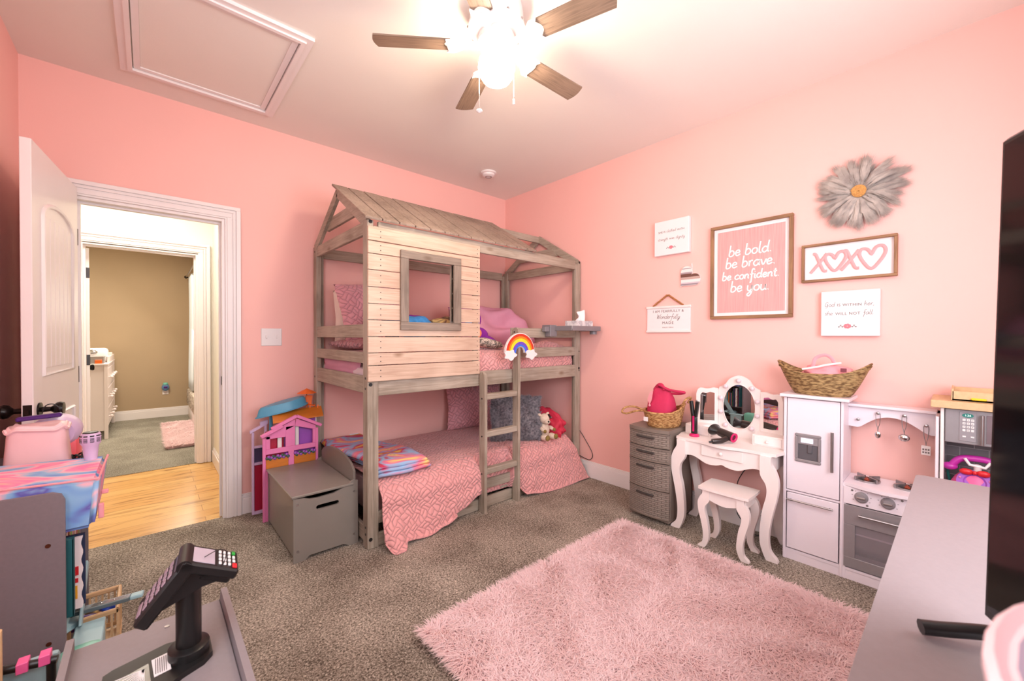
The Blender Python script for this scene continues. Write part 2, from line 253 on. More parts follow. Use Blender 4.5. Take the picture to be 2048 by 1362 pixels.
# ------------------------------------------------------------ mesh helpers
WM = {}
class MB:
    def __init__(s): s.v = []; s.f = []; s.uv = None
    def add(s, vs, fs):
        o = len(s.v); s.v += [tuple(p) for p in vs]; s.f += [tuple(i+o for i in f) for f in fs]; return s
    def box(s, x0, x1, y0, y1, z0, z1, bev=0, M=None):
        if x0 > x1: x0, x1 = x1, x0
        if y0 > y1: y0, y1 = y1, y0
        if z0 > z1: z0, z1 = z1, z0
        bm = bmesh.new(); bmesh.ops.create_cube(bm, size=1)
        for v in bm.verts: v.co = Vector(((x0+x1)/2+v.co.x*(x1-x0), (y0+y1)/2+v.co.y*(y1-y0), (z0+z1)/2+v.co.z*(z1-z0)))
        b = min(bev, .45*min(x1-x0, y1-y0, z1-z0))
        if b > 0: bmesh.ops.bevel(bm, geom=bm.edges[:], offset=b, segments=2 if b > .006 else 1, affect='EDGES', profile=.5)
        bm.verts.index_update()
        s.add([(M @ v.co if M else v.co) for v in bm.verts], [[v.index for v in f.verts] for f in bm.faces]); bm.free(); return s
    def bar(s, a, b, w, h, up=(0, 0, 1), bev=.002):
        """rectangular bar from a to b; w across, h along `up`"""
        a, b = Vector(a), Vector(b); t = (b-a); L = t.length; t.normalize(); up = Vector(up)
        sd = t.cross(up).normalized(); up = sd.cross(t)
        M = Matrix((t, sd, up)).transposed().to_4x4(); M.translation = (a+b)/2
        return s.box(-L/2, L/2, -w/2, w/2, -h/2, h/2, bev, M)
    def prism(s, poly, ax, a, b):
        n = len(poly); V = []
        for w in (a, b):
            for (p, q) in poly: V.append({'x': (w, p, q), 'y': (p, w, q), 'z': (p, q, w)}[ax])
        return s.add(V, [tuple(range(n)), tuple(range(2*n-1, n-1, -1))]+[(i, i+n, (i+1) % n+n, (i+1) % n) for i in range(n)])
    def tube(s, pts, r, n=8, closed=False, flat=None):
        P = [Vector(p) for p in pts]; k = len(P); rr = r if isinstance(r, (list, tuple)) else [r]*k; V = []; F = []
        nrm = None
        for i in range(k):
            if closed: t = P[(i+1) % k]-P[i-1]
            else: t = P[min(i+1, k-1)]-P[max(i-1, 0)]
            t = t.normalized() if t.length > 1e-9 else Vector((0, 0, 1))
            if flat is not None: e2 = Vector(flat).normalized(); e1 = t.cross(e2).normalized(); q = .25
            else:
                if nrm is None: nrm = t.orthogonal().normalized()
                nrm = (nrm-t*nrm.dot(t)).normalized(); e1 = nrm; e2 = t.cross(e1); q = 1
            for j in range(n):
                a = 2*PI*j/n; V.append(P[i]+e1*(rr[i]*math.cos(a))+e2*(q*rr[i]*math.sin(a)))
        for i in range(k if closed else k-1):
            for j in range(n):
                a, b = i*n+j, i*n+(j+1) % n; c, dd = ((i+1) % k)*n+(j+1) % n, ((i+1) % k)*n+j
                F.append((a, b, c, dd))
        if not closed: F += [tuple(range(n-1, -1, -1)), tuple(range((k-1)*n, k*n))]
        return s.add(V, F)
    def cyl(s, a, b, r0, r1=None, n=20): return s.tube([a, b], [r0, r0 if r1 is None else r1], n)
    def lathe(s, prof, c, n=28, M=None, sx=1, sy=1):
        V = []; F = []; k = len(prof); c = Vector(c)
        for (r, z) in prof:
            for j in range(n):
                a = 2*PI*j/n; p = Vector((r*sx*math.cos(a), r*sy*math.sin(a), z)); V.append((M @ p if M else p)+c)
        for i in range(k-1):
            for j in range(n): F.append((i*n+j, i*n+(j+1) % n, (i+1)*n+(j+1) % n, (i+1)*n+j))
        if prof[0][0] > 1e-6: F.append(tuple(range(n-1, -1, -1)))
        if prof[-1][0] > 1e-6: F.append(tuple(range((k-1)*n, k*n)))
        return s.add(V, F)
    def ball(s, c, r, n=16, M=None):
        r = r if isinstance(r, (tuple, list)) else (r,)*3; V = []; F = []; h = n//2
        for i in range(h+1):
            th = PI*i/h
            for j in range(n):
                a = 2*PI*j/n; p = Vector((r[0]*math.sin(th)*math.cos(a), r[1]*math.sin(th)*math.sin(a), r[2]*math.cos(th)))
                V.append((M @ p if M else p)+Vector(c))
        for i in range(h):
            for j in range(n): F.append((i*n+j, (i+1)*n+j, (i+1)*n+(j+1) % n, i*n+(j+1) % n))
        return s.add(V, F)
    def grid(s, fn, nu, nv, uv=False, thick=0):
        V = []; U = []
        for i in range(nu+1):
            for j in range(nv+1): V.append(fn(i/nu, j/nv))
        F = [(i*(nv+1)+j, (i+1)*(nv+1)+j, (i+1)*(nv+1)+j+1, i*(nv+1)+j+1) for i in range(nu) for j in range(nv)]
        return s.add(V, F)
def xf(m, M):
    m.v = [tuple(M @ Vector(p)) for p in m.v]; return m
def smooth(pts, k=6, closed=False):
    P = [Vector(p) for p in pts]; n = len(P); out = []
    if n < 3: return P
    for i in range(n if closed else n-1):
        p0 = P[(i-1) % n] if closed or i > 0 else P[0]; p1 = P[i]; p2 = P[(i+1) % n]; p3 = P[(i+2) % n] if closed or i+2 < n else P[-1]
        for j in range(k):
            t = j/k; out.append(.5*((2*p1)+(p2-p0)*t+(2*p0-5*p1+4*p2-p3)*t*t+(3*p1-p0-3*p2+p3)*t**3))
    if not closed: out.append(P[-1])
    return out
def sm2(pts, k=6, closed=True): return [(p.x, p.y) for p in smooth([(a, b, 0) for a, b in pts], k, closed)]
def put(name, m, material, parent=None, label=None, cat=None, group=None, kind=None, local=False, shade=35, solid=0, flatshade=False):
    me = bpy.data.meshes.new(name)
    M = WM.get(parent, Matrix()) if parent else Matrix()
    vs = m.v
    if parent is not None and not local:
        I = M.inverted(); vs = [tuple(I @ Vector(p)) for p in vs]
    me.from_pydata(vs, [], m.f); me.validate()
    bm = bmesh.new(); bm.from_mesh(me); bmesh.ops.recalc_face_normals(bm, faces=bm.faces[:]); bm.to_mesh(me); bm.free()
    if m.uv is not None and len(m.uv) == len(vs):
        ul = me.uv_layers.new(name='uv'); idx = np.empty(len(me.loops), dtype=np.int32); me.loops.foreach_get('vertex_index', idx)
        ul.data.foreach_set('uv', np.asarray(m.uv, dtype=np.float32)[idx].ravel())
    me.materials.append(material)
    if not flatshade:
        me.polygons.foreach_set('use_smooth', [True]*len(me.polygons)); me.set_sharp_from_angle(angle=R(shade))
    o = bpy.data.objects.new(name, me); COL.objects.link(o)
    if parent is not None: o.parent = parent
    WM[o] = M.copy()
    if solid:
        sd = o.modifiers.new('solid', 'SOLIDIFY'); sd.thickness = solid; sd.offset = 0
    if label: o['label'] = label
    if cat: o['category'] = cat
    if group: o['group'] = group
    if kind: o['kind'] = kind
    return o
def thing(name, label, cat, loc=(0, 0, 0), rz=0, group=None, kind=None):
    o = bpy.data.objects.new(name, None); COL.objects.link(o); o.empty_display_size = .05
    o.location = loc; o.rotation_euler = (0, 0, rz)
    WM[o] = Matrix.Translation(loc) @ Matrix.Rotation(rz, 4, 'Z')
    if label: o['label'] = label
    if cat: o['category'] = cat
    if group: o['group'] = group
    if kind: o['kind'] = kind
    return o
def struct(name, m, material, parent=None, **k): return put(name, m, material, parent, kind='structure' if parent is None else None, **k)
def dup(root, loc, rz=None, label=None):
    r = root.copy(); COL.objects.link(r); r.location = loc
    if rz is not None: r.rotation_euler = (0, 0, rz)
    if label: r['label'] = label
    for ch in list(root.children):
        c = ch.copy(); COL.objects.link(c); c.parent = r
        for g in list(ch.children):
            e = g.copy(); COL.objects.link(e); e.parent = c
    return r
def text_mb(string, size, origin, right, up, ext=.001, shear=0, align='CENTER', spacing=1):
    cu = bpy.data.curves.new('t', 'FONT'); cu.body = string; cu.size = size; cu.extrude = ext; cu.align_x = align; cu.align_y = 'CENTER'; cu.shear = shear; cu.space_character = spacing
    cu.resolution_u = 3
    o = bpy.data.objects.new('t', cu); COL.objects.link(o); dg = bpy.context.evaluated_depsgraph_get(); dg.update()
    me = bpy.data.meshes.new_from_object(o.evaluated_get(dg)); ri, up = Vector(right).normalized(), Vector(up).normalized(); nn = ri.cross(up)
    m = MB(); m.add([Vector(origin)+ri*v.co.x+up*v.co.y+nn*v.co.z for v in me.vertices], [list(p.vertices) for p in me.polygons])
    bpy.data.objects.remove(o); bpy.data.curves.remove(cu); bpy.data.meshes.remove(me); return m
GL = {'a': (1.05, [[(.9, .8), (.5, 1), (.1, .7), (.05, .3), (.3, 0), (.65, .15), (.88, .8)], [(.9, 1), (.85, .2), (1.05, .05)]]),
 'b': (1.0, [[(.2, 2), (.12, 1), (.1, .1), (.5, 0), (.85, .35), (.75, .85), (.4, 1), (.12, .7)]]), 'c': (.9, [[(.8, .8), (.5, 1), (.1, .7), (.05, .3), (.35, 0), (.85, .2)]]),
 'd': (1.1, [[(.85, .75), (.45, 1), (.08, .65), (.08, .25), (.4, 0), (.8, .3)], [(1.0, 2), (.87, .8), (.87, .2), (1.1, .05)]]),
 'e': (.9, [[(.08, .5), (.7, .6), (.62, .95), (.3, .95), (.05, .5), (.3, 0), (.88, .25)]]), 'f': (.8, [[(.9, 1.8), (.65, 2.1), (.4, 1.7), (.4, .5), (.35, -.8), (.1, -.9)], [(.05, .9), (.75, 1)]]),
 'g': (1.05, [[(.85, .75), (.45, 1), (.08, .65), (.08, .25), (.4, 0), (.8, .3)], [(.9, 1), (.88, 0), (.7, -.8), (.3, -.9), (.1, -.6), (.6, -.2), (1.05, .1)]]),
 'h': (1.0, [[(.2, 2), (.1, 1), (.1, 0)], [(.1, .5), (.4, 1), (.75, .9), (.78, .2), (1.0, .05)]]), 'i': (.45, [[(.15, 1), (.12, .2), (.3, 0), (.42, .1)], [(.15, 1.4), (.19, 1.5)]]),
 'l': (.5, [[(.25, 2), (.15, 1), (.15, .2), (.35, 0), (.5, .1)]]), 'n': (1.0, [[(.1, 1), (.1, .5), (.1, 0)], [(.1, .5), (.45, 1), (.75, .8), (.75, .2), (.97, .05)]]),
 'o': (.95, [[(.5, 1), (.1, .75), (.08, .25), (.45, 0), (.82, .3), (.8, .8), (.5, 1)]]), 'r': (.72, [[(.1, 1), (.12, .5), (.12, 0)], [(.12, .55), (.35, .95), (.68, .95)]]),
 's': (.8, [[(.7, .85), (.4, 1), (.15, .75), (.6, .4), (.55, .05), (.1, .08)]]), 't': (.72, [[(.35, 1.7), (.28, .9), (.28, .2), (.5, 0), (.7, .15)], [(0, 1.1), (.65, 1.15)]]),
 'u': (1.0, [[(.1, 1), (.1, .3), (.35, 0), (.75, .3), (.8, 1)], [(.8, 1), (.8, .2), (1.0, .05)]]), 'v': (.85, [[(.05, 1), (.4, .02), (.85, 1)]]),
 'w': (1.25, [[(.05, 1), (.3, .02), (.6, .8), (.9, .02), (1.2, 1)]]), 'y': (1.0, [[(.1, 1), (.1, .3), (.35, 0), (.75, .3), (.8, 1)], [(.8, 1), (.75, -.3), (.4, -.9), (.1, -.6), (.9, .1)]]),
 '.': (.4, [[(.12, .04), (.2, .12)]]), ',': (.4, [[(.2, .1), (.08, -.3)]]), ' ': (.6, []),
 'G': (1.4, [[(1.1, 1.6), (.75, 2), (.2, 1.5), (.15, .4), (.6, 0), (1.1, .5), (1.05, .95), (.65, .95)], [(1.05, .95), (1.0, -.3), (.5, -.6)]]),
 'W': (1.8, [[(0, 1.8), (.2, 1.9), (.4, .02), (.85, 1.6), (1.2, .02), (1.75, 2.1)]])}
def script_mb(m, s, size, origin, right, up, r, slant=.15, center=True):
    ri, upv = Vector(right).normalized(), Vector(up).normalized(); nn = ri.cross(upv)
    w = sum(GL[c][0]+.08 for c in s)*size; x = -w/2 if center else 0
    for c in s:
        adv, strokes = GL[c]
        for st in strokes:
            P = smooth([(a, b, 0) for a, b in st], 5) if len(st) > 2 else [Vector((a, b, 0)) for a, b in st]
            m.tube([Vector(origin)+ri*(x+(p.x+slant*p.y)*size)+upv*p.y*size for p in P], r, 6, flat=nn)
        x += (adv+.08)*size
    return m
def pillow(c, w, h, t, M=None, nu=28, edge=0, seed=0, crease=.12):
    """cushion in its local XY plane, thickness along Z; returns MB with uv"""
    m = MB(); m.uv = []; n = nu
    for side in (1, -1):
        V = []
        for i in range(n+1):
            for j in range(n+1):
                a = -1+2*i/n; b = -1+2*j/n
                px = a*(1-.06*(1-abs(b))**1)*1; py = b*(1-.06*(1-abs(a)))
                th = ((1-a**4)*(1-b**4))**.55
                nz = noise.noise(Vector((a*1.8+seed, b*1.8, side*3.1)))*crease
                z = side*t/2*th*(1+nz*2)
                ef = edge*math.sin(26*(a+b)+seed)*(max(abs(a), abs(b)) > .93)
                p = Vector((px*w/2, py*h/2, z+ef)); p = (M @ p if M else p)+Vector(c); V.append(p); m.uv.append((px*w/2, py*h/2))
        F = [(i*(n+1)+j, (i+1)*(n+1)+j, (i+1)*(n+1)+j+1, i*(n+1)+j+1) for i in range(n) for j in range(n)]
        m.add(V, F)
    return m
def rot(ax, ay, az): return Matrix.Rotation(R(az), 4, 'Z') @ Matrix.Rotation(R(ay), 4, 'Y') @ Matrix.Rotation(R(ax), 4, 'X')
def blob(c, r, M=None, amp=.1, f=3, n=28, seed=0):
    m = MB().ball((0, 0, 0), 1, n); r = r if isinstance(r, (tuple, list)) else (r,)*3; V = []
    for p in m.v:
        q = Vector(p); k = 1+amp*noise.noise(q*f+Vector((seed, 0, 0))); q = Vector((q.x*r[0]*k, q.y*r[1]*k, q.z*r[2]*k)); V.append((M @ q if M else q)+Vector(c))
    m.v = V; return m
def hairs(n, pos, length, width, droop, seed, upv=(0, 0, 1)):
    """n thin curved fibres; pos(k)->roots Nx3 and lean directions Nx3 ; one mesh"""
    g = np.random.default_rng(seed); root, lean = pos(g, n)
    up = np.array(upv, float); L = length*(.6+.6*g.random(n))[:, None]
    side = np.cross(lean, up); side /= np.linalg.norm(side, axis=1)[:, None]+1e-9; w = width*(.7+.6*g.random(n))[:, None]
    p0 = root; p1 = root+L*(.55*up+.25*lean*droop); p2 = root+L*(.8*up*(1.1-.35*droop)+.75*lean*droop)
    V = np.stack([p0-side*w, p0+side*w, p1-side*w*.8, p1+side*w*.8, p2], 1).reshape(-1, 3)
    b = np.arange(n)[:, None]*5; F4 = np.hstack([b, b+1, b+3, b+2]); F3 = np.hstack([b+2, b+3, b+4])
    return V, F4, F3
def put_hairs(name, VFF, material, parent, **k):
    V, F4, F3 = VFF; M = WM[parent].inverted(); A = np.array(M); V = V@A[:3, :3].T+A[:3, 3]
    me = bpy.data.meshes.new(name); n4, n3 = len(F4), len(F3)
    me.vertices.add(len(V)); me.vertices.foreach_set('co', V.astype(np.float32).ravel())
    me.loops.add(n4*4+n3*3); me.loops.foreach_set('vertex_index', np.concatenate([F4.ravel(), F3.ravel()]).astype(np.int32))
    me.polygons.add(n4+n3); st = np.concatenate([np.arange(n4)*4, n4*4+np.arange(n3)*3]); me.polygons.foreach_set('loop_start', st.astype(np.int32))
    me.update(calc_edges=True); me.validate(); me.materials.append(material)
    o = bpy.data.objects.new(name, me); COL.objects.link(o); o.parent = parent; WM[o] = WM[parent].copy()
    for a, b in k.items(): o[a] = b
    return o

# ------------------------------------------------------------ the room
H = 2.715; XL = -3.392; YF = -4.02
OX0, OX1, OZ = -3.205, -2.503, 2.02          # near door opening
m = MB(); m.box(XL-.12, OX0, 0, .12, 0, H); m.box(OX1, .12, 0, .12, 0, H); m.box(OX0, OX1, 0, .12, OZ, H); struct('wall_back', m, WALLP)
struct('wall_right', MB().box(0, .12, YF-.12, 0, 0, H), WALLP)
m = MB(); wy0, wy1, wz0, wz1 = -3.3, -2.2, .9, 2.2
m.box(XL-.12, XL, YF-.12, wy0, 0, H); m.box(XL-.12, XL, wy1, 0, 0, H); m.box(XL-.12, XL, wy0, wy1, 0, wz0); m.box(XL-.12, XL, wy0, wy1, wz1, H); struct('wall_left', m, WALLP)
m = MB(); fx0, fx1 = -2.85, -.95
m.box(XL, fx0, YF-.12, YF, 0, H); m.box(fx1, 0, YF-.12, YF, 0, H); m.box(fx0, fx1, YF-.12, YF, 0, wz0); m.box(fx0, fx1, YF-.12, YF, wz1, H); struct('wall_front', m, WALLP)
struct('ceiling', MB().box(XL-.12, .12, YF-.12, .12, H, H+.1), CEILP)
struct('floor', MB().box(XL-.12, .12, YF-.12, .035, -.1, 0), CARP)
def window(n, ax, a0, a1, z0, z1, w, inn):
    f = MB(); g = MB()
    def bx(m, p0, p1, q0, q1, d0, d1): (m.box(p0, p1, w+d0, w+d1, q0, q1, .004) if ax == 'y' else m.box(w+d0, w+d1, p0, p1, q0, q1, .004))
    s = inn
    for p in ((a0-.08, a0), (a1, a1+.08)): bx(f, p[0], p[1], z0-.08, z1+.08, 0, .02*s)
    bx(f, a0, a1, z1, z1+.08, 0, .02*s); bx(f, a0-.1, a1+.1, z0-.06, z0, 0, .05*s)
    for p in ((a0, a0+.04), (a1-.04, a1), ((a0+a1)/2-.02, (a0+a1)/2+.02)): bx(f, p[0], p[1], z0, z1, -.09*s, -.05*s)
    for q in ((z0, z0+.04), (z1-.04, z1), ((z0+z1)/2-.02, (z0+z1)/2+.02)): bx(f, a0, a1, q[0], q[1], -.09*s, -.05*s)
    bx(g, a0, a1, z0, z1, -.075*s, -.07*s)
    o = struct('window_%d' % n, f, TRIM); put('window_pane', g, GLASSW, o)
GLASSW = mat('clear_window_glass', (255, 255, 255), 0, var=0, trans=1)
window(1, 'y', fx0, fx1, wz0, wz1, YF, 1); window(2, 'x', wy0, wy1, wz0, wz1, XL, 1)  # the left-wall window is unseen, added along with its fill light
def baseb(name, pts, h=.14, t=.016):
    """pts: list of (x0,y0,x1,y1,nx,ny) runs"""
    m = MB()
    for (x0, y0, x1, y1, nx, ny) in pts:
        for (z0, z1, k) in ((0, h*.78, 1), (h*.78, h*.93, .62), (h*.93, h, .4)):
            m.box(min(x0, x1, x0+nx*t*k, x1+nx*t*k), max(x0, x1, x0+nx*t*k, x1+nx*t*k), min(y0, y1, y0+ny*t*k, y1+ny*t*k), max(y0, y1, y0+ny*t*k, y1+ny*t*k), z0, z1, .002)
    return struct(name, m, TRIM)
baseb('baseboard_back', [(OX1+.088, 0, -.016, 0, 0, -1)]); baseb('baseboard_right', [(0, 0, 0, YF, -1, 0)])
baseb('baseboard_left', [(XL, -.02, XL, YF, 1, 0)]); baseb('baseboard_front', [(XL+.02, YF, -.02, YF, 0, 1)])
def casing(name, x0, x1, z, y, s, w=.086, jd=.12, jam=True):
    """stepped casing around an opening; s = direction the face looks (-1 towards camera)"""
    m = MB()
    for (a, b, t) in ((0, 1, .012), (.12, .42, .018), (.5, .62, .02), (.72, 1, .024)):
        for sgn, xe in ((-1, x0), (1, x1)):
            p, q = xe+sgn*w*a, xe+sgn*w*b; m.box(p, q, y, y+s*t, 0, z+w*a, .001)
        m.box(x0-w*b, x1+w*b, y, y+s*t, z+w*a, z+w*b, .002)
    if jam:
        m.box(x0-.001, x0+.018, y-s*.0005, y-s*jd, 0, z-.0003, .001); m.box(x1-.018, x1+.001, y, y-s*jd, 0, z, .001); m.box(x0+.018, x1-.018, y, y-s*jd, z-.018, z, .001)
        m.box(x0, x0+.03, y-s*jd*.4, y-s*jd*.65, 0, z-.01); m.box(x1-.03, x1, y-s*jd*.4, y-s*jd*.65, 0, z-.01); m.box(x0+.03, x1-.03, y-s*jd*.4, y-s*jd*.65, z-.03, z-.01)
    return struct(name, m, TRIM)
c1 = casing('trim_1', OX0, OX1, OZ, 0, -1)
put('strike_plate', MB().box(OX1-.0195, OX1-.017, .02, .045, .90, .96, .001), BRONZE, c1)
casing('trim_2', OX0, OX1, OZ, .12, 1, jam=False)
# hallway and the room across
FX0, FX1 = -3.315, -2.53
struct('floor_hall', MB().box(-5.2, -2.41, .035, 1.63, -.1, -.004), PLANK)
m = MB(); m.box(-5.3, FX0, 1.61, 1.73, 0, H); m.box(FX1, -2.29, 1.61, 1.73, 0, H); m.box(FX0, FX1, 1.61, 1.73, OZ, H); struct('wall_hall_back', m, CREAM)
struct('wall_hall_right', MB().box(-2.415, -2.3, .12, 1.61, 0, H), CREAM)
struct('wall_hall_left', MB().box(-5.3, -5.2, .12, 1.61, 0, H), CREAM)
struct('wall_hall_front', MB().box(-5.3, XL-.12, .0, .12, 0, H), CREAM)
struct('ceiling_hall', MB().box(-5.3, -2.3, .12, 4.95, H, H+.1), CEILP)
baseb('baseboard_hall', [(-2.415, .15, -2.415, 1.58, -1, 0)])
casing('trim_3', FX0, FX1, OZ+.005, 1.61, -1, w=.092)
struct('floor_far', MB().box(-5.0, -2.3, 1.63, 4.95, -.1, 0), CARP2)
struct('wall_far_back', MB().box(-5.0, -2.3, 4.78, 4.9, 0, H), KHAKI)
struct('wall_far_right', MB().box(-2.38, -2.26, 1.73, 4.78, 0, H), KHAKI); struct('wall_far_left', MB().box(-5.1, -5.0, 1.73, 4.9, 0, H), KHAKI)
baseb('baseboard_far', [(-5.0, 4.78, -2.4, 4.78, 0, -1), (-2.38, 1.75, -2.38, 4.76, -1, 0)])
t = thing('hallway_light', 'flush round ceiling light in the bright hallway', 'light', (-3.1, .85, H))
put('light_base', MB().cyl((-3.1, .85, H-.03), (-3.1, .85, H), .16), WHTP, t)
put('light_dome', MB().lathe([(.15, 0), (.14, -.03), (.1, -.06), (.001, -.075)], (-3.1, .85, H-.03)), emit('hall_dome_glow', (1, .92, .78), 3), t)

# doors
def doorleaf(name, hinge, ang, width, th=.034, z1=2.0, knob=True, side=1):
    """leaf in local XZ, x from hinge outward; y thickness centred"""
    t = thing(name, None, None, hinge, ang, kind='structure'); M = WM[t]
    m = MB(); m.box(0, width, -th/2, th/2, .012, z1, .002); put('door_slab', m, TRIM, t, local=True)
    for s in (-1, 1):
        y = s*th/2
        for (za, zb, arch) in ((1.06, 1.84, True), (.22, .86, False)):
            # raised frame moulding
            x0, x1 = .12, width-.12
            out = [(x0, za), (x1, za), (x1, zb-.08 if arch else zb)]
            if arch: out += [((x0+x1)/2+(x1-x0)/2*math.cos(a), zb-.08+.08*math.sin(a)) for a in [PI*k/12 for k in range(1, 12)]]
            out += [(x0, zb-.08 if arch else zb)]
            m = MB(); m.tube([(p, y, q) for p, q in out], .011, 6, closed=True)
            put('panel_moulding', m, TRIM, t, local=True)
            m = MB(); n = 6
            for k in range(n):
                a = x0+.03+(x1-x0-.06)*k/n; m.box(a+.004, a+(x1-x0-.06)/n-.004, y-.003, y+s*.004, za+.03, zb-.07, .002)
            put('bead_boards', m, TRIM, t, local=True)
    if knob:
        for s in (-1, 1):
            m = MB(); RM = Matrix.Rotation(-s*PI/2, 4, 'X')
            m.lathe([(.031, 0), (.031, .006), (.012, .01), (.0105, .035), (.016, .042), (.027, .052), (.03, .064), (.026, .074), (.001, .078)], (width-.065, s*th/2, .915), 20, RM)
            put('door_knob', m, BRONZE, t, local=True)
        m = MB().box(width-.002, width+.001, -.013, .013, .885, .945, .001); m.box(width, width+.007, -.006, .006, .905, .925, .001)
        put('latch_plate', m, BRONZE, t, local=True)
    for z in (.25, 1.02, 1.78):
        put('hinge', MB().box(-.004, .002, -th/2-.002, th/2+.002, z-.045, z+.045, .001), mat('dark_hinge', (70, 68, 70), .4, metal=.7) if z < .3 else bpy.data.materials['dark_hinge'], t, local=True)
    return t
doorleaf('door_1', (-3.196, -.042, .0), R(180+84.4), .70, z1=2.052)
doorleaf('door_2', (-3.288, 1.77, 0), R(98), .76, z1=1.995)

# attic hatch
t = thing('attic_hatch', 'square white attic access panel framed with moulding in the ceiling', 'hatch', (-2.63, -.69, H), kind=None)
x0, x1, y0, y1 = -2.998, -2.266, -1.158, -.22
m = MB()
for (a, b, h) in ((0, .03, .016), (.03, .05, .024), (.055, .082, .012)):
    m.box(x0+a, x0+b, y0+b, y1-b, H-h, H, 0); m.box(x1-b, x1-a, y0+b, y1-b, H-h, H, 0); m.box(x0+a, x1-a, y0+a, y0+b, H-h, H, 0); m.box(x0+a, x1-a, y1-b, y1-a, H-h, H, 0)
put('hatch_frame', m, TRIM, t); put('hatch_panel', MB().box(x0+.082, x1-.082, y0+.082, y1-.082, H-.006, H, .001), CEILP, t)
# smoke detector
t = thing('smoke_detector', 'round white smoke detector on the ceiling above the bunk bed', 'detector', (-.6, -.456, H))
put('detector_base', MB().lathe([(.07, 0), (.07, -.012), (.06, -.016)], (-.6, -.456, H)), WHTP, t)
put('detector_cap', MB().lathe([(.056, -.014), (.054, -.03), (.04, -.04), (.001, -.042)], (-.6, -.456, H)), WHTP, t)
put('detector_vent', MB().lathe([(.03, -.0385), (.03, -.044), (.022, -.044), (.022, -.0385)], (-.6, -.456, H)), METAL, t)
# switch, outlets
def plate(name, label, cat, x, z, w, h, y=0, parts=()):
    t = thing(name, label, cat, (x, y, z)); put('wall_plate', MB().box(x-w/2, x+w/2, y-.006, y, z-h/2, z+h/2, .003), WHTP, t)
    return t
t = plate('light_switch', 'white double light switch plate beside the doorway', 'light switch', -2.23, 1.226, .13, .125)
for dx in (-.032, .032): put('toggle', MB().box(-2.23+dx-.005, -2.23+dx+.005, -.014, -.005, 1.217, 1.24, .002), TRIM, t)
def outlet(x, y, z, label):
    t = plate('wall_outlet', label, 'outlet', x, z, .072, .115, y)
    for dz in (-.026, .026):
        put('socket', MB().box(x-.017, x+.017, y-.008, y-.005, z+dz-.016, z+dz+.016, .003), WHT, t)
        m = MB()
        for dx in (-.007, .007): m.box(x+dx-.0015, x+dx+.0015, y-.009, y-.0075, z+dz-.004, z+dz+.008)
        m.cyl((x, y-.009, z+dz-.009), (x, y-.0075, z+dz-.009), .0025, n=8); put('socket_slots', m, BLACK, t)
outlet(-1.64, 0, .38, 'white wall outlet low on the pink wall beside the bunk bed post')
outlet(-2.70, 4.78, .395, 'white outlet in the far room with a blue plug-in')
t = thing('night_light', 'small blue night light plugged into the far room outlet', 'night light', (-2.70, 4.755, .44))
put('light_body', blob((-2.70, 4.745, .45), (.045, .028, .055), amp=.05), mat('dusty_blue_plastic', (96, 132, 170), .4), t); put('light_cap', MB().lathe([(.03, 0), (.03, .02), (.02, .03), (.001, .032)], (-2.70, 4.745, .49), 16), MINT, t)
put('light_face', MB().box(-2.722, -2.678, 4.714, 4.722, .435, .465, .008), DKPUR, t)

# ------------------------------------------------------------ ceiling fan
FC = Vector((-1.716, -1.912, 0)); ZB = 2.54
t = thing('ceiling_fan', 'white five blade ceiling fan with brown wood blades and glowing globe', 'ceiling fan', (FC.x, FC.y, H))
put('motor_housing', MB().lathe([(.115, H), (.12, H-.03), (.12, H-.085), (.128, H-.09), (.128, H-.1), (.10, H-.125), (.07, H-.135)], FC, 36), WHTP, t)
m = MB()
for k in range(10):
    a = 2*PI*k/10; m.ball((FC.x+.129*math.cos(a), FC.y+.129*math.sin(a), H-.095), .006, 8)
put('housing_screws', m, METAL, t)
put('flywheel', MB().lathe([(.082, ZB+.045), (.085, ZB+.03), (.085, ZB+.012), (.06, ZB+.002)], FC, 36), WHTP, t)
put('light_fitter', MB().lathe([(.06, ZB+.005), (.062, ZB-.01), (.05, ZB-.03), (.058, ZB-.036), (.058, ZB-.05)], FC, 32), WHTP, t)
GL0 = ZB-.092
gm, N, L, B = newmat('glowing_opal_globe'); B.inputs['Base Color'].default_value = (.95, .93, .9, 1); B.inputs['Emission Color'].default_value = (1, .82, .62, 1); B.inputs['Emission Strength'].default_value = GLOBE_E
put('globe_shade', MB().lathe([(.05, .052), (.068, .045), (.08, .02), (.083, -.002), (.078, -.03), (.06, -.058), (.03, -.074), (.001, -.079)], (FC.x, FC.y, GL0), 40), gm, t, shade=80)
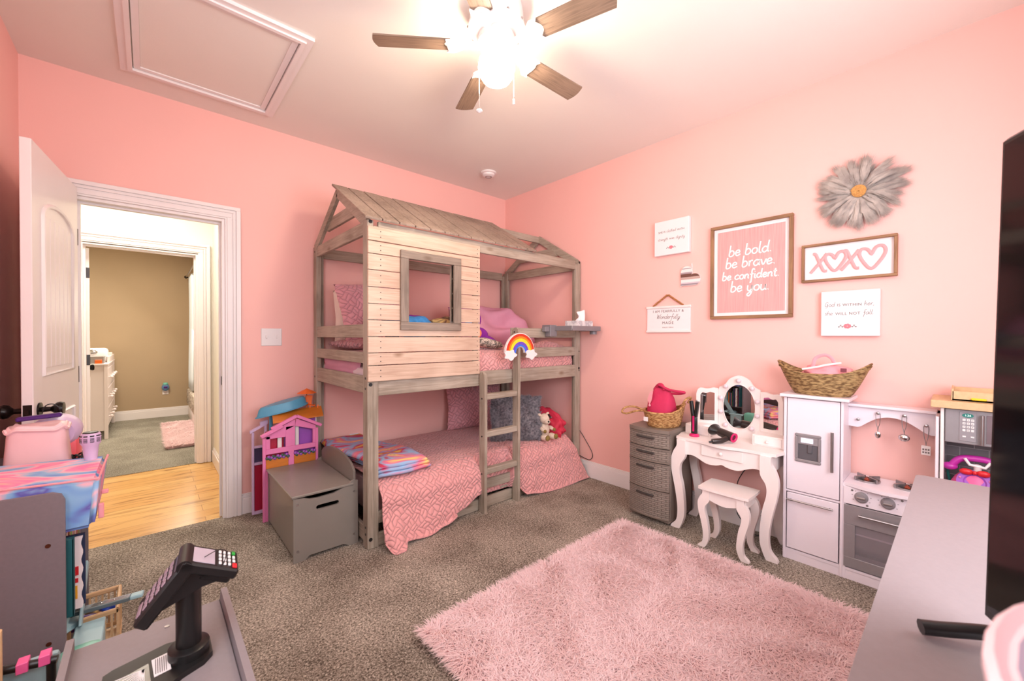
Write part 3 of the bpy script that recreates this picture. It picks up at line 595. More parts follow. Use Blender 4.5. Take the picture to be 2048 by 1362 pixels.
for k in range(5):
    a = R(70.5+72*k); ca, sa = math.cos(a), math.sin(a)
    BM_ = Matrix.Translation((FC.x, FC.y, ZB)) @ Matrix.Rotation(a, 4, 'Z') @ Matrix.Rotation(R(-11), 4, 'X')
    r0, r1 = .205, .533; out = []
    for q in range(9): out.append((r1-.018*(1-math.cos(PI*(q/8-.5)))*0+.012*math.cos(PI*(q/8-.5)), -.052+.104*q/8))
    ins = [(r0+.03*math.cos(PI*(q/8-.5)), .044-.088*q/8) for q in range(9)]
    poly = out+[(r0+.0, .046)]+ins+[(r0+.0, -.046)]
    o = put('fan_blade', xf(MB().prism(poly, 'z', -.003, .003), Matrix.Rotation(R(-11), 4, 'X')), FANW, t, local=True, shade=30)
    # orient blade object itself so grain runs along its own length
    o.rotation_euler = (0, 0, a); o.location = (0, 0, ZB-H)
    br = MB(); hw = .05
    br.prism([(.075, -.013), (.14, -.012), (.165, -.03), (.19, -.052), (.225, -.05), (.215, -.035), (.222, -.0), (.215, .035), (.225, .05), (.19, .052), (.165, .03), (.14, .012), (.075, .013)], 'z', -.011, -.003)
    for sx, sy in ((.2, -.04), (.2, .04), (.215, 0)): br.ball((sx, sy, -.011), .004, 8)
    WM[o] = WM[t] @ Matrix.Translation((0, 0, ZB-H)) @ Matrix.Rotation(a, 4, 'Z')
    put('blade_bracket', xf(br, Matrix.Rotation(R(-11), 4, 'X')), WHTP, o, local=True)
for dx, zb, kind in ((-.078, 2.255, 0), (.078, 2.295, 1)):
    p = FC+Vector((.744, -.669, 0))*dx
    m = MB().cyl((p.x*.8+FC.x*.2, p.y*.8+FC.y*.2, ZB-.03), (p.x, p.y, ZB-.045), .0025, n=6); m.cyl((p.x, p.y, ZB-.045), (p.x, p.y, zb), .0018, n=6)
    ch = put('pull_chain', m, CHROME, t)
    if kind == 0: put('pull_knob', MB().lathe([(.001, .006), (.012, .003), (.014, -.003), (.004, -.009), (.001, -.01)], (p.x, p.y, zb), 16), WHTP, ch)
    else: put('pull_knob', MB().cyl((p.x, p.y, zb+.012), (p.x, p.y, zb-.012), .005), WHTP, ch)

# ------------------------------------------------------------ rugs
def rug(name, label, x0, x1, y0, y1, n, ln, w, rz=0, cx=None):
    t = thing(name, label, 'rug', ((x0+x1)/2, (y0+y1)/2, 0), rz)
    put('backing', MB().box(x0+.01, x1-.01, y0+.01, y1-.01, 0.001, .012, .004), RUGP, t)
    def pos(g, k):
        x = x0+(x1-x0)*g.random(k); y = y0+(y1-y0)*g.random(k)
        e = .006*g.standard_normal(k); x = np.clip(x+e, x0, x1)
        f = np.sin(x*9+1.3*np.sin(y*7))+np.cos(y*8+1.7*np.sin(x*6)); a = 2.6*f+1.2*g.standard_normal(k)
        ex = np.clip((x-x0)/.05, 0, 1)*np.clip((x1-x)/.05, 0, 1)
        dx, dy = np.cos(a), np.sin(a)
        dx = dx+2.0*(np.clip((x-(x1-.06))/.06, 0, 1)-np.clip(((x0+.06)-x)/.06, 0, 1)); dy = dy+2.0*(np.clip((y-(y1-.06))/.06, 0, 1)-np.clip(((y0+.06)-y)/.06, 0, 1))
        q = np.hypot(dx, dy); dx, dy = dx/q, dy/q
        return np.stack([x, y, np.full(k, .011)], 1), np.stack([dx, dy, np.zeros(k)], 1)
    V, F4, F3 = hairs(n, pos, ln, w, 1.15, 5); put_hairs('shag_pile', (V, F4, F3), RUGP, t, kind='stuff')
    return t
rug('shag_rug', 'large fluffy pale pink shag rug on the carpet in front of the vanity', -2.065, -.60, -3.06, -1.86, 95000, .055, .0024)
rug('shag_rug', 'small fluffy pink rug on the carpet of the room across the hall', -2.75, -2.40, 2.40, 3.98, 14000, .05, .005)
# ------------------------------------------------------------ house bunk bed
bed = thing('house_bunk_bed', 'greyish wooden bunk bed shaped like a house with plank roof', 'bunk bed', (-.99, -.54, 0))
BX0, BX1, BY0, BY1 = -1.955, -.02, -1.046, -.03
ph = 1.905
for (x, sx) in ((BX0, 1), (BX1, -1)):
    for (y, sy) in ((BY0, 1), (BY1, -1)):
        m = MB(); m.box(x, x+sx*.036, y, y+sy*.066, 0, ph, .002); m.box(x+sx*.036, x+sx*.066, y, y+sy*.024, 0, ph-.03, .002)
        p = put('bed_post', m, BWZ, bed); b = MB()
        for z in ((.08, .12, .93, .99) if sy > 0 else (.93, 1.87)):
            b.cyl((x-sx*.0015, y+sy*.03, z), (x+sx*.002, y+sy*.03, z), .007, n=10)
        b.cyl((x+sx*.018, y-sy*.0015, .055), (x+sx*.018, y+sy*.002, .055), .011, n=14); b.cyl((x+sx*.018, y-sy*.0015, .955), (x+sx*.018, y+sy*.002, .955), .011, n=14); b.cyl((x+sx*.018, y-sy*.0015, 1.895), (x+sx*.018, y+sy*.002, 1.895), .011, n=14)
        if sx < 0 and sy > 0:
            for z in (1.28, 1.105, .935): b.cyl((BX1-.016, y-.0015, z), (BX1-.016, y+.001, z), .005, n=8)
        put('bolt', b, BLACK, p)
# front and back long rails
def rail(name, y0, y1, z0, z1, x0=BX0+.066, x1=BX1-.066, mt=BWX): put(name, MB().box(x0, x1, y0, y1, z0, z1, .003), mt, bed)
rail('top_rail', BY0+.002, BY0+.024, 1.828, 1.905); rail('top_rail', BY1-.024, BY1-.002, 1.828, 1.905)
rail('side_rail', BY0+.002, BY0+.026, .885, .988); rail('side_rail', BY1-.026, BY1-.002, .885, .988)
rail('guard_rail', BY0+.002, BY0+.022, 1.07, 1.147, -.84, BX1-.066); rail('guard_rail', BY0+.002, BY0+.022, 1.226, 1.302, -.84, BX1-.066)
rail('guard_rail', BY1-.022, BY1-.002, 1.226, 1.302)
rail('base_rail', BY0+.002, BY0+.024, .135, .205); rail('base_rail', BY0+.002, BY0+.024, .002, .078); rail('base_rail', BY1-.024, BY1-.002, .135, .205)
for x, sx in ((BX0, 1), (BX1, -1)):
    for z0, z1 in ((.03, .12), (.90, 1.0), (1.075, 1.142), (1.226, 1.306), (1.828, 1.905)):
        put('end_rail', MB().box(x+sx*.004, x+sx*.026, BY0+.066, BY1-.066, z0, z1, .003), BWY, bed)
    # gable
    yr = -.538; zr = 2.21
    ml = MB(); ml.bar((x+sx*.012, BY0+.03, ph-.012), (x+sx*.012, yr, zr-.02), .024, .06, (0, -1, 1), .002); put('rafter', ml, BWY, bed)
    ml = MB(); ml.bar((x+sx*.012, BY1-.03, ph-.012), (x+sx*.012, yr, zr-.02), .024, .06, (0, 1, 1), .002); rf = put('rafter', ml, BWY, bed)
    put('gable_collar', MB().prism([(-.80, 1.985), (-.276, 1.985), (-.345, 2.065), (-.73, 2.065)], 'x', x+sx*.022, x+sx*.04), BWY, bed, flatshade=True)
put('ridge_beam', MB().box(BX0+.02, BX1-.02, yr-.011, yr+.011, 2.15, 2.21, .003), BWX, bed)
# roof planks on the front slope
n = 13; xa, xb = -1.978, -.60; w = (xb-xa)/n
for k in range(n):
    a = xa+k*w; b = a+w-.008; dz = random.uniform(-.002, .002)
    m = MB(); p0 = Vector(((a+b)/2, -.515, 2.243+dz)); p1 = Vector(((a+b)/2, -1.075, 1.909+dz)); p2 = Vector(((a+b)/2, -1.13, 1.896+dz))
    m.bar(p0, p1, w-.008, .014, (0, -.5, .85), .0015)
    put('roof_plank', m, RFW, bed)
# slatted front wall with window
zs = [1.866, 1.782, 1.708, 1.615, 1.517, 1.421, 1.327, 1.230, 1.136, 1.063, .968]
WX0, WX1, WZ0, WZ1 = -1.711, -1.384, 1.322, 1.706
for k in range(10):
    z1, z0 = zs[k], zs[k+1]+.005; pcs = []
    if z1 <= WZ0+.001 or z0 >= WZ1: pcs = [(-1.957, -1.158, z0, z1)]
    else:
        pcs = [(-1.957, WX0, z0, z1), (WX1, -1.158, z0, z1)]
        if z1 > WZ1: pcs.append((WX0, WX1, WZ1, z1))
        if z0 < WZ0: pcs.append((WX0, WX1, z0, WZ0))
    pls = [put('wall_plank', MB().box(a, b, BY0-.016, BY0-.001, c, e, .0012 if len(pcs) == 1 else 0), PNX, bed) for (a, b, c, e) in pcs]
    pl = pls[0]; nl = MB()
    for x in (-1.883, -1.18):
        for f in (.3, .7):
            z = z0+(z1-z0)*f; nl.cyl((x, BY0-.0168, z), (x, BY0-.0155, z), .0032, n=8)
    put('nail_heads', nl, BLACK, pl)
for a, b, c, e, mt in ((-1.763, -1.327, 1.706, 1.755, GREYWX), (-1.763, -1.327, 1.273, 1.322, GREYWX), (-1.763, -1.711, 1.322, 1.706, GREYWZ), (-1.384, -1.327, 1.322, 1.706, GREYWZ)):
    put('window_frame', MB().box(a, b, BY0-.034, BY0-.016, c, e, .002), mt, bed)
put('window_jamb', MB().box(WX0-.012, WX0, BY0-.02, BY0+.02, WZ0, WZ1).box(WX1, WX1+.012, BY0-.02, BY0+.02, WZ0, WZ1).box(-1.20, -1.16, BY0+.001, BY0+.02, .99, 1.82), BWZ, bed)
# slats under the bunks
for z in (.90, .095):
    m = MB()
    for k in range(12): x = -1.82+k*.15; m.box(x, x+.07, BY0+.03, BY1-.03, z, z+.014)
    put('mattress_slats', m, BWY, bed, kind='stuff')
# ladder
lad = put('ladder_stile', MB().prism([(-1.118, 0), (-1.058, 0), (-1.058, .93), (-1.062, .965), (-1.078, .985), (-1.098, .985), (-1.114, .965), (-1.118, .93)], 'x', -1.158, -1.134), BWZ, bed)
put('ladder_stile', MB().prism([(-1.118, 0), (-1.058, 0), (-1.058, 1.25), (-1.062, 1.285), (-1.078, 1.303), (-1.098, 1.303), (-1.114, 1.285), (-1.118, 1.25)], 'x', -.842, -.818), BWZ, bed)
for z in (.812, .548, .287): put('ladder_rung', MB().box(-1.134, -.842, -1.112, -1.064, z-.02, z+.02, .003), BWX, bed)
b = MB()
for z in (.80, .535, .272): b.cyl((-1.1595, -1.088, z), (-1.158, -1.088, z), .006, n=10)
b.cyl((-.8435, -1.075, 1.27), (-.842, -1.075, 1.27), .006, n=10); put('bolt', b, BLACK, bed)

# mattresses and bedding
t = thing('mattress', 'mattress of the upper bunk under the pink quilt', 'mattress', (-1, -.54, .915)); put('mattress_body', MB().box(BX0+.05, BX1-.05, BY0+.08, BY1-.04, .916, 1.04, .03), MATC, t)
t = thing('mattress', 'mattress of the lower bunk under the pink quilt', 'mattress', (-1, -.54, .11)); put('mattress_body', MB().box(BX0+.095, BX1-.05, BY0+.10, BY1-.04, .11, .315, .03), MATC, t)
def cloth(rows, nu, nv, xs, nz=.004, f=6):
    """rows(x)-> list of (dx,y,z) profile points at x; arc-length uv"""
    m = MB(); m.uv = []; V = []
    for i in range(nu+1):
        x = xs[0]+(xs[1]-xs[0])*i/nu; P = smooth([Vector(p) for p in rows(x)], 8)
        L = [0]
        for a, b in zip(P, P[1:]): L.append(L[-1]+(b-a).length)
        for j in range(nv+1):
            s = L[-1]*j/nv; k = max(q for q in range(len(L)) if L[q] <= s+1e-9); k = min(k, len(P)-2)
            fr = (s-L[k])/max(L[k+1]-L[k], 1e-9); p = P[k].lerp(P[k+1], fr)
            nn = noise.noise(Vector((p.x*f, s*f, 0)))*nz+noise.noise(Vector((p.x*f*2.7, s*f*2.7, 5)))*nz*.5
            V.append((p.x, p.y-nn*.9, p.z+nn)); m.uv.append((p.x, s))
    F = [(i*(nv+1)+j, (i+1)*(nv+1)+j, (i+1)*(nv+1)+j+1, i*(nv+1)+j+1) for i in range(nu) for j in range(nv)]
    m.add(V, F); return m
def lerpt(tb, x):
    if x <= tb[0][0]: return tb[0][1]
    for (a, p), (b, q) in zip(tb, tb[1:]):
        if x <= b: k = (x-a)/(b-a); k = k*k*(3-2*k); return p+(q-p)*k
    return tb[-1][1]
hem = [(-1.90, .07), (-1.86, .012), (-1.80, .012), (-1.76, .03), (-1.6, .014), (-1.47, .03), (-1.32, .075), (-1.17, .13), (-1.13, .09), (-.86, .09), (-.81, .10), (-.74, .03), (-.55, .012), (-.30, .012), (-.1, .02), (.0, .02)]
hy = [(-1.90, -1.10), (-1.85, -1.19), (-1.80, -1.19), (-1.75, -1.13), (-1.62, -1.13), (-1.47, -1.105), (-1.17, -1.085), (-1.13, -1.03), (-.86, -1.03), (-.80, -1.075), (-.7, -1.10), (-.4, -1.14), (0, -1.15)]
def rows(x):
    hz, y = lerpt(hem, x), lerpt(hy, x); x1 = x; x0 = x
    if x > -.2: x0 = -.2+(x+.2)*.42       # the top stays between the posts, the foot flares out past the right post
    if x < -1.8: x0 = -1.8+(x+1.8)*.9
    r_ = [(x0, -.06, .345), (x0, -.35, .352), (x0, -.7, .362), (x0, -.92, .368)]
    if -1.15 < x < -.85: return r_+[(x0, -.975, .345), (x0, -.995, .30), (x0, -1.012, .2), (x0, -1.012, hz)]
    zt = .31 if x > -.2 else .33
    bl = 1 if x < -.3 else max(0, 1-(x+.3)/.1)
    r_ += [(x0, -1.0, .345), (x0*(1-.3)+x1*.3, -1.068, zt-.05), (x0*.5+x1*.5, -1.078, .19)]
    mid = (x1*.8+x0*.2, (y-1.085)/2-.004, hz*.45+.19*.55 if hz > .05 else .085)
    r_ += [mid, (x1, y, hz)]
    if hz < .06 and y < -1.09: r_.append((x1, y-.02, hz-.006))
    return r_
q = thing('quilt', 'pink basket-weave quilt draped over the lower bunk onto the floor', 'quilt', (-1, -.54, .34))
mq = cloth(rows, 320, 220, (-1.885, -.03), .007, 5); put('quilt_cloth', mq, QUILT, q, solid=.008, shade=80)
def rows2(x):
    e = .02*math.sin(x*7); bump_ = .07*max(0, 1-abs(x+.3)/.28)
    return [(x, -.06, 1.10), (x, -.3, 1.125+e), (x, -.6, 1.135+e), (x, -.85, 1.14+bump_*.8), (x, -.965, 1.115+bump_*.6), (x, -1.0, 1.07), (x, -1.008, 1.0), (x, -.995, .965)]
q = thing('quilt', 'pink quilt covering the upper bunk behind the guard rails', 'quilt', (-1, -.54, 1.12))
put('quilt_cloth', cloth(rows2, 200, 110, (-1.86, -.09), .010, 7), QUILT, q, solid=.008, shade=80)
def cushion(name, label, c, w, h, t_, rr, mt, grp=None, edge=0, seed=0, crease=.12, cat='pillow'):
    t = thing(name, label, cat, c, group=grp)
    m = pillow(c, w, h, t_, rot(*rr), 30, edge, seed, crease); put('cover', m, mt, t, shade=80); return t
cushion('pillow', 'cream pillow leaning at the left end of the upper bunk', (-1.60, -.15, 1.37), .5, .42, .14, (86, 0, 2), CREAMC, seed=3)
cushion('pillow', 'pink quilted pillow with ruffled edge standing at the left end of the upper bunk', (-1.62, -.32, 1.41), .5, .47, .13, (82, -8, 6), SHAM, edge=.006, seed=4)
cushion('pillow', 'ruffled pink quilted pillow lying flat behind the left end guard rail', (-1.70, -.40, 1.175), .34, .62, .07, (0, 0, 0), SHAM, edge=.01, seed=6)
cushion('pillow', 'mauve pink pillow squashed low at the left end of the upper bunk', (-1.885, -.42, 1.03), .72, .11, .06, (90, 0, 90), PINKC, seed=8)
cushion('pillow', 'long mauve pink pillow lying at the right end of the upper bunk', (-.52, -.44, 1.31), .86, .42, .26, (50, 3, 2), PINKC, seed=11, crease=.3)
cushion('pillow', 'pink quilted pillow propped against the wall on the lower bunk', (-.50, -.12, .55), .62, .42, .13, (80, 3, -4), SHAM, edge=.006, seed=12)
# grey fluffy cushion
t = thing('fluffy_cushion', 'square dark grey faux fur cushion behind the bed ladder', 'cushion', (-.575, -.80, .37))
RM = rot(76, 0, -37); pc = Vector((-.575, -.80, .545)); put('cushion_core', pillow(pc, .42, .36, .15, RM, 24, 0, 2), FUZZ, t, shade=80)
def posc(g, k):
    a = g.uniform(-1, 1, k); b = g.uniform(-1, 1, k); th = ((1-a**4)*(1-b**4))**.55; P = np.stack([a*.205*(1-.06*(1-abs(b))), b*.175*(1-.06*(1-abs(a))), th*.074], 1)
    A = np.array(RM)[:3, :3]; P = P@A.T+np.array(pc); ld = np.stack([a*.7+.9*np.sin(9*a+5*b)+.4*g.standard_normal(k), b*.7+.9*np.cos(8*b-6*a)+.4*g.standard_normal(k)-.2, .1+0*a], 1); ld /= np.linalg.norm(ld, axis=1)[:, None]
    return P, ld@A.T
put_hairs('fur', hairs(26000, posc, .045, .0022, .9, 8, tuple(RM @ Vector((0, 0, 1)))), FUZZ2, t, kind='stuff')
# cow plush
def P3(x, y, z): return Vector((x, y, z))
cw = P3(-.405, -.965, .372)
t = thing('plush_cow', 'small white and black plush cow sitting against the grey cushion', 'plush toy', tuple(cw))
put('cow_body', blob(cw+P3(0, 0, .075), (.05, .05, .07), amp=.08).add(*(lambda mm: (mm.v, mm.f))(blob(cw+P3(-.012, -.02, .175), (.043, .045, .042), amp=.06))), COWW, t)
put('muzzle', blob(cw+P3(-.02, -.06, .155), (.026, .026, .022), amp=.04), COWW, t); put('nose', MB().ball(cw+P3(-.028, -.084, .16), .008, 10), BLACK, t)
put('eye_patch', blob(cw+P3(.012, -.048, .19), (.018, .014, .024), amp=.04), COWB, t)
for s in (-1, 1):
    put('ear', blob(cw+P3(s*.045-.01, -.01, .208), (.022, .01, .012), rot(0, -s*25, 0), amp=.04), COWW, t)
    m = blob(cw+P3(s*.045+.0, -.055, .025), (.026, .045, .026), amp=.06); put('leg', m, COWW, t); put('hoof', blob(cw+P3(s*.05, -.096, .028), (.022, .016, .022), amp=.04), HOOF, t)
    put('arm', blob(cw+P3(s*.052, -.04, .09), (.016, .032, .016), rot(20, 0, 0), amp=.06), COWW, t); put('hoof', blob(cw+P3(s*.056, -.072, .08), (.015, .012, .015), amp=.04), HOOF, t)
t = thing('sleeping_bag', 'crumpled red cloth bag piled against the right end of the lower bunk', 'bag', (-.14, -.62, .36))
m = blob((-.19, -.80, .435), (.10, .21, .13), rot(12, 0, 0), amp=.4, f=2.6, n=64, seed=3); put('bag_cloth', m, REDC, t, shade=80); put('bag_button', MB().ball((-.24, -.90, .52), .008, 10), METAL, t)
# fleece on lower bunk
t = thing('folded_blanket', 'folded tie-dye rainbow fleece blanket on the left end of the lower bunk', 'blanket', (-1.72, -.52, .38))
def fl(o0, o1, z, ty):
    def fn(u, v):
        x = -1.90+(.30+.06*v)*u+o0; y = -.07-(.92)*v; e = min(u, 1-u, v, 1-v); zz = z+.022*min(1, e*14)**.5+.008*noise.noise(Vector((u*3, v*4, z*9)))
        if ty: x += .03*v
        return (x+.05*noise.noise(Vector((v*2, z*7, 3))), y+.03*noise.noise(Vector((u*2, z*9, 7))), zz)
    return fn
for k, zz in enumerate((.385, .408, .428)): put('blanket_fold', MB().grid(fl(.0-.012*k, 0, zz, 1), 30, 60), DYE2, t, solid=.018, shade=80)
# things on the upper bunk
t = thing('plush_toy', 'blue plush toy lying inside the bunk bed window', 'plush toy', (-1.55, -.75, 1.22)); put('toy_body', blob((-1.52, -.76, 1.30), (.16, .11, .085), amp=.25, f=1.5, seed=2), BLUEF, t); put('toy_wing', blob((-1.45, -.70, 1.345), (.11, .05, .04), rot(0, 8, 0), amp=.2, seed=5), MAGF, t)
t = thing('plush_toy', 'brown striped plush lying at the right side of the bunk bed window', 'plush toy', (-1.35, -.72, 1.22)); put('toy_body', blob((-1.25, -.76, 1.30), (.15, .1, .075), amp=.25, f=1.6, seed=7), SOCK, t)
t = thing('plush_toy', 'dark navy plush toy at the left corner of the bunk bed window', 'plush toy', (-1.75, -.6, 1.22)); put('toy_body', blob((-1.66, -.74, 1.31), (.07, .07, .10), amp=.2, seed=9), mat('navy_plush', (40, 30, 80), .9, var=.1, sc=40), t)
t = thing('plush_butterfly', 'purple and blue winged plush toy beside the slatted bed wall', 'plush toy', (-1.03, -.78, 1.16))
put('toy_wing', blob((-1.03, -.78, 1.355), (.10, .03, .075), rot(0, -20, 0), amp=.05), MAGF, t); put('wing_patch', blob((-1.035, -.81, 1.355), (.07, .012, .05), rot(0, -20, 0), amp=.05), BLUEF, t)
put('toy_wing', blob((-.99, -.84, 1.25), (.08, .03, .055), rot(0, 10, 0), amp=.05), MAGF, t); put('wing_patch', blob((-1.03, -.87, 1.26), (.035, .012, .035), amp=.05), mat('peach_plush', (250, 150, 100), .9), t)
put('toy_body', blob((-.90, -.84, 1.215), (.08, .03, .022), rot(0, 20, 0), amp=.1), MAGF, t)
t = thing('leopard_slipper', 'leopard print fleece bundle on the upper bunk quilt', 'clothing', (-1.0, -.90, 1.15)); put('fleece', blob((-.97, -.92, 1.185), (.15, .05, .035), rot(0, 8, 5), amp=.2, f=2, seed=4), LEOP, t)
# rainbow on the ladder
t = thing('rainbow_ornament', 'painted wooden rainbow with two white clouds hooked on the ladder top', 'ornament', (-.838, -1.125, 1.13))
rc = (-.838, 1.115); yb = -1.139; yf = -1.121
def arc(r0, r1, ya, yb_):
    P = [(rc[0]+r1*math.cos(PI*k/32), rc[1]+r1*math.sin(PI*k/32)) for k in range(33)]+[(rc[0]+r0*math.cos(PI*k/32), rc[1]+r0*math.sin(PI*k/32)) for k in range(32, -1, -1)]
    return MB().prism(P, 'y', ya, yb_)
put('rainbow_board', arc(.045, .147, yb, yf), WHTP, t)
for (a, b, nme) in ((.122, .141, 'red'), (.106, .122, 'orange'), (.082, .106, 'yellow'), (.062, .082, 'purple'), (.048, .062, 'blue')): put('rainbow_band', arc(a, b, yb-.003, yb), RB[nme], t)
for s in (-1, 1):
    cxx = rc[0]+s*.105; pts = [(cxx+(.055+.01*math.cos(5*a))*math.cos(a), rc[1]-.014+(.036+.006*math.cos(5*a+1))*math.sin(a)) for a in [2*PI*k/40 for k in range(40)]]
    put('cloud', MB().prism(pts, 'y', yb-.008, yb-.002), WHTP, t)
# clip-on shelf and tissue box
t = thing('bedside_shelf', 'grey plastic clip-on tray clamped to the upper guard rail', 'shelf', (-.2, -1.15, 1.29))
m = MB().box(-.42, -.055, -1.285, -1.075, 1.287, 1.299, .003); put('tray', m, GREYP, t)
put('tray_lip', MB().box(-.42, -.055, -1.292, -1.285, 1.283, 1.322, .002).box(-.427, -.42, -1.285, -1.075, 1.283, 1.322, .002).box(-.055, -.048, -1.285, -1.075, 1.283, 1.322, .002), GREYP, t)
put('clamp', MB().box(-.48, -.40, -1.11, -1.05, 1.235, 1.33, .004).box(-.47, -.40, -1.015, -1.005, 1.235, 1.33, .004).box(-.47, -.40, -1.05, -1.005, 1.308, 1.33, .003), GREYP, t); put('clamp_arm', MB().box(-.53, -.48, -1.10, -1.06, 1.275, 1.315, .003).cyl((-.075, -1.23, 1.255), (-.075, -1.23, 1.283), .03), GREYP, t)
t = thing('tissue_box', 'patterned tissue box with a tissue sticking out on the bed tray', 'tissue box', (-.18, -1.16, 1.3)); put('carton', MB().box(-.29, -.075, -1.225, -1.10, 1.2995, 1.367, .002), TBOX, t)
def tis(u, v):
    a = (u-.5); return (-.18+a*.11*(.6+.6*v)+.04*v, -1.165+.022*math.sin(a*9+v*4)+.01*v, 1.365+.10*v*(1-.5*abs(a)**1.2*2)+.006*math.sin(u*11))
put('tissue', MB().grid(tis, 20, 12), TISS, t, solid=.001)
# ------------------------------------------------------------ toy box and dollhouse
t = thing('toy_box', 'grey painted wooden toy box bench with hand hole, beside the bunk bed', 'toy box', (-2.14, -.61, 0))
def panel(y0, y1):
    out = [(-2.312, 0), (-2.312, .351), (-2.26, .345), (-2.23, .333), (-2.184, .329), (-2.10, .333), (-2.055, .348), (-2.02, .362), (-1.998, .378), (-1.982, .383), (-1.963, .376), (-1.961, 0), (-2.01, 0), (-2.047, .019), (-2.23, .02), (-2.253, 0)]
    bm = bmesh.new(); v = [bm.verts.new((x, y0, z)) for x, z in out]; 
    hole = [(-2.134+.05*math.copysign(1, c)*1+.012*c, .275+.012*s) for c, s in [(math.cos(a), math.sin(a)) for a in [PI/2-PI*k/8 for k in range(9)]]]+[(-2.134-.05+.012*c, .275+.012*s) for c, s in [(math.cos(a), math.sin(a)) for a in [-PI/2-PI*k/8 for k in range(9)]]]
    h = [bm.verts.new((x, y0, z)) for x, z in hole]
    ed = [bm.edges.new((v[i], v[(i+1) % len(v)])) for i in range(len(v))]+[bm.edges.new((h[i], h[(i+1) % len(h)])) for i in range(len(h))]
    r = bmesh.ops.triangle_fill(bm, edges=ed, use_beauty=True); fs = [g for g in r['geom'] if isinstance(g, bmesh.types.BMFace)]
    e = bmesh.ops.extrude_face_region(bm, geom=fs); bmesh.ops.translate(bm, vec=(0, y1-y0, 0), verts=[g for g in e['geom'] if isinstance(g, bmesh.types.BMVert)])
    bm.verts.index_update(); m = MB(); m.add([tuple(w.co) for w in bm.verts], [[w.index for w in f.verts] for f in bm.faces]); bm.free(); return m
for (a, b) in ((-.920, -.906), (-.315, -.301)): put('end_panel', panel(a, b), GREYBOX, t, shade=25)
put('side_panel', MB().box(-2.309, -2.297, -.906, -.315, .03, .335), GREYBOX, t)
put('box_bottom', MB().box(-2.297, -1.99, -.906, -.315, .03, .042), GREYBOX, t)
by = [(-.315, .03), (-.315, .43), (-.35, .455), (-.45, .487), (-.60, .50), (-.76, .49), (-.86, .465), (-.905, .43), (-.905, .03)]
put('backrest', MB().prism([by[0], by[1]]+sm2(by[2:-2], 4, False)+[by[-2], by[-1]], 'x', -1.985, -1.971), GREYBOX, t)
put('lid', MB().box(-2.322, -1.988, -.925, -.30, .352, .366, .003), GREYBOX, t)
m = MB()
for (x, z) in ((-2.29, .315), (-2.29, .06), (-1.985, .315), (-1.985, .06)): m.cyl((x, -.922, z), (x, -.9195, z), .006, n=12)
put('screw', m, METAL, t)
t = thing('dollhouse', 'folded pink plastic dollhouse standing between the doorway and the bunk bed', 'dollhouse', (-2.18, -.2, 0))
out = [(-2.340, .015), (-2.340, .565), (-2.352, .567), (-2.352, .588), (-2.292, .613), (-2.291, .630), (-2.226, .658), (-2.148, .690), (-2.134, .690), (-1.986, .612), (-1.986, .590), (-2.0, .588), (-2.0, .015)]
m = MB(); y0, y1 = -.292, -.278
# front frame built from bars around the openings
def P(x0, x1, z0, z1, yy0=y0, yy1=y1, mm=None): (mm or m).box(x0, x1, yy0, yy1, z0, z1, .002)
P(-2.340, -2.322, .015, .565); P(-2.018, -2.0, .015, .59); P(-2.322, -2.018, .455, .488); P(-2.322, -2.297, .488, .575); P(-2.206, -2.148, .488, .625); P(-2.036, -2.018, .488, .585)
P(-2.19, -2.155, .36, .455); P(-2.322, -2.018, .345, .36); P(-2.322, -2.018, .015, .04); P(-2.322, -2.305, .04, .345)
m.prism([(-2.322, .557), (-2.206, .557), (-2.206, .642), (-2.322, .588)], 'y', y0, y1); m.prism([(-2.206, .60), (-2.148, .625), (-2.148, .668), (-2.206, .642)], 'y', y0, y1); m.prism([(-2.148, .622), (-2.036, .586), (-2.018, .585), (-2.018, .610), (-2.142, .672)], 'y', y0, y1)
put('front_frame', m, PINKP, t)
m = MB()
for a, b in (((-2.352, .578), (-2.226, .635)), ((-2.292, .622), (-2.141, .690)), ((-2.141, .690), (-1.983, .606))): m.bar((a[0], y0-.008, a[1]), (b[0], y0-.008, b[1]), .03, .02, (0, 0, 1), .003)
put('roof_trim', m, PINKP, t)
put('balcony_boxes', MB().box(-2.322, -2.19, y0-.004, y0+.008, .362, .425, .003).box(-2.155, -2.018, y0-.004, y0+.008, .362, .425, .003), TANP, t)
m = MB(); m2 = MB()
for i in range(34):
    x = -2.315+.29*i/33
    if -2.19 < x < -2.155: continue
    (m if i % 2 else m2).ball((x, y0-.002, .432+.008*math.sin(i*2.1)), .011, 8)
put('balcony_flowers', m, PURP, t); put('balcony_leaves', m2, mat('dull_green_plastic', (70, 96, 84), .6), t)
put('inner_wall', MB().box(-2.205, -2.005, -.25, -.243, .05, .672, .003).box(-2.148, -2.008, -.235, -.2, .05, .6), PURP, t)
put('side_wall', MB().box(-2.318, -2.21, -.255, -.245, .05, .60, .002), CRIM, t)
put('white_columns', MB().box(-2.143, -2.12, -.272, -.262, .48, .64, .002).box(-2.25, -2.225, -.272, -.262, .48, .575, .002).box(-2.008, -1.998, -.25, -.13, .1, .66, .002), WHTP, t)
m = MB(); m.bar((-2.275, -.20, .652+.02), (-1.955, -.20, .70), .03, .055, (0, -.35, 1), .003); put('tilted_roof', MB().add([(-2.28, -.29, .655), (-1.965, -.29, .665), (-1.945, -.17, .712), (-2.262, -.17, .702), (-2.28, -.29, .664), (-1.965, -.29, .674), (-1.945, -.17, .721), (-2.262, -.17, .711)], [(0, 1, 2, 3), (4, 7, 6, 5), (0, 4, 5, 1), (1, 5, 6, 2), (2, 6, 7, 3), (3, 7, 4, 0)]), TANP, t)
m = MB()
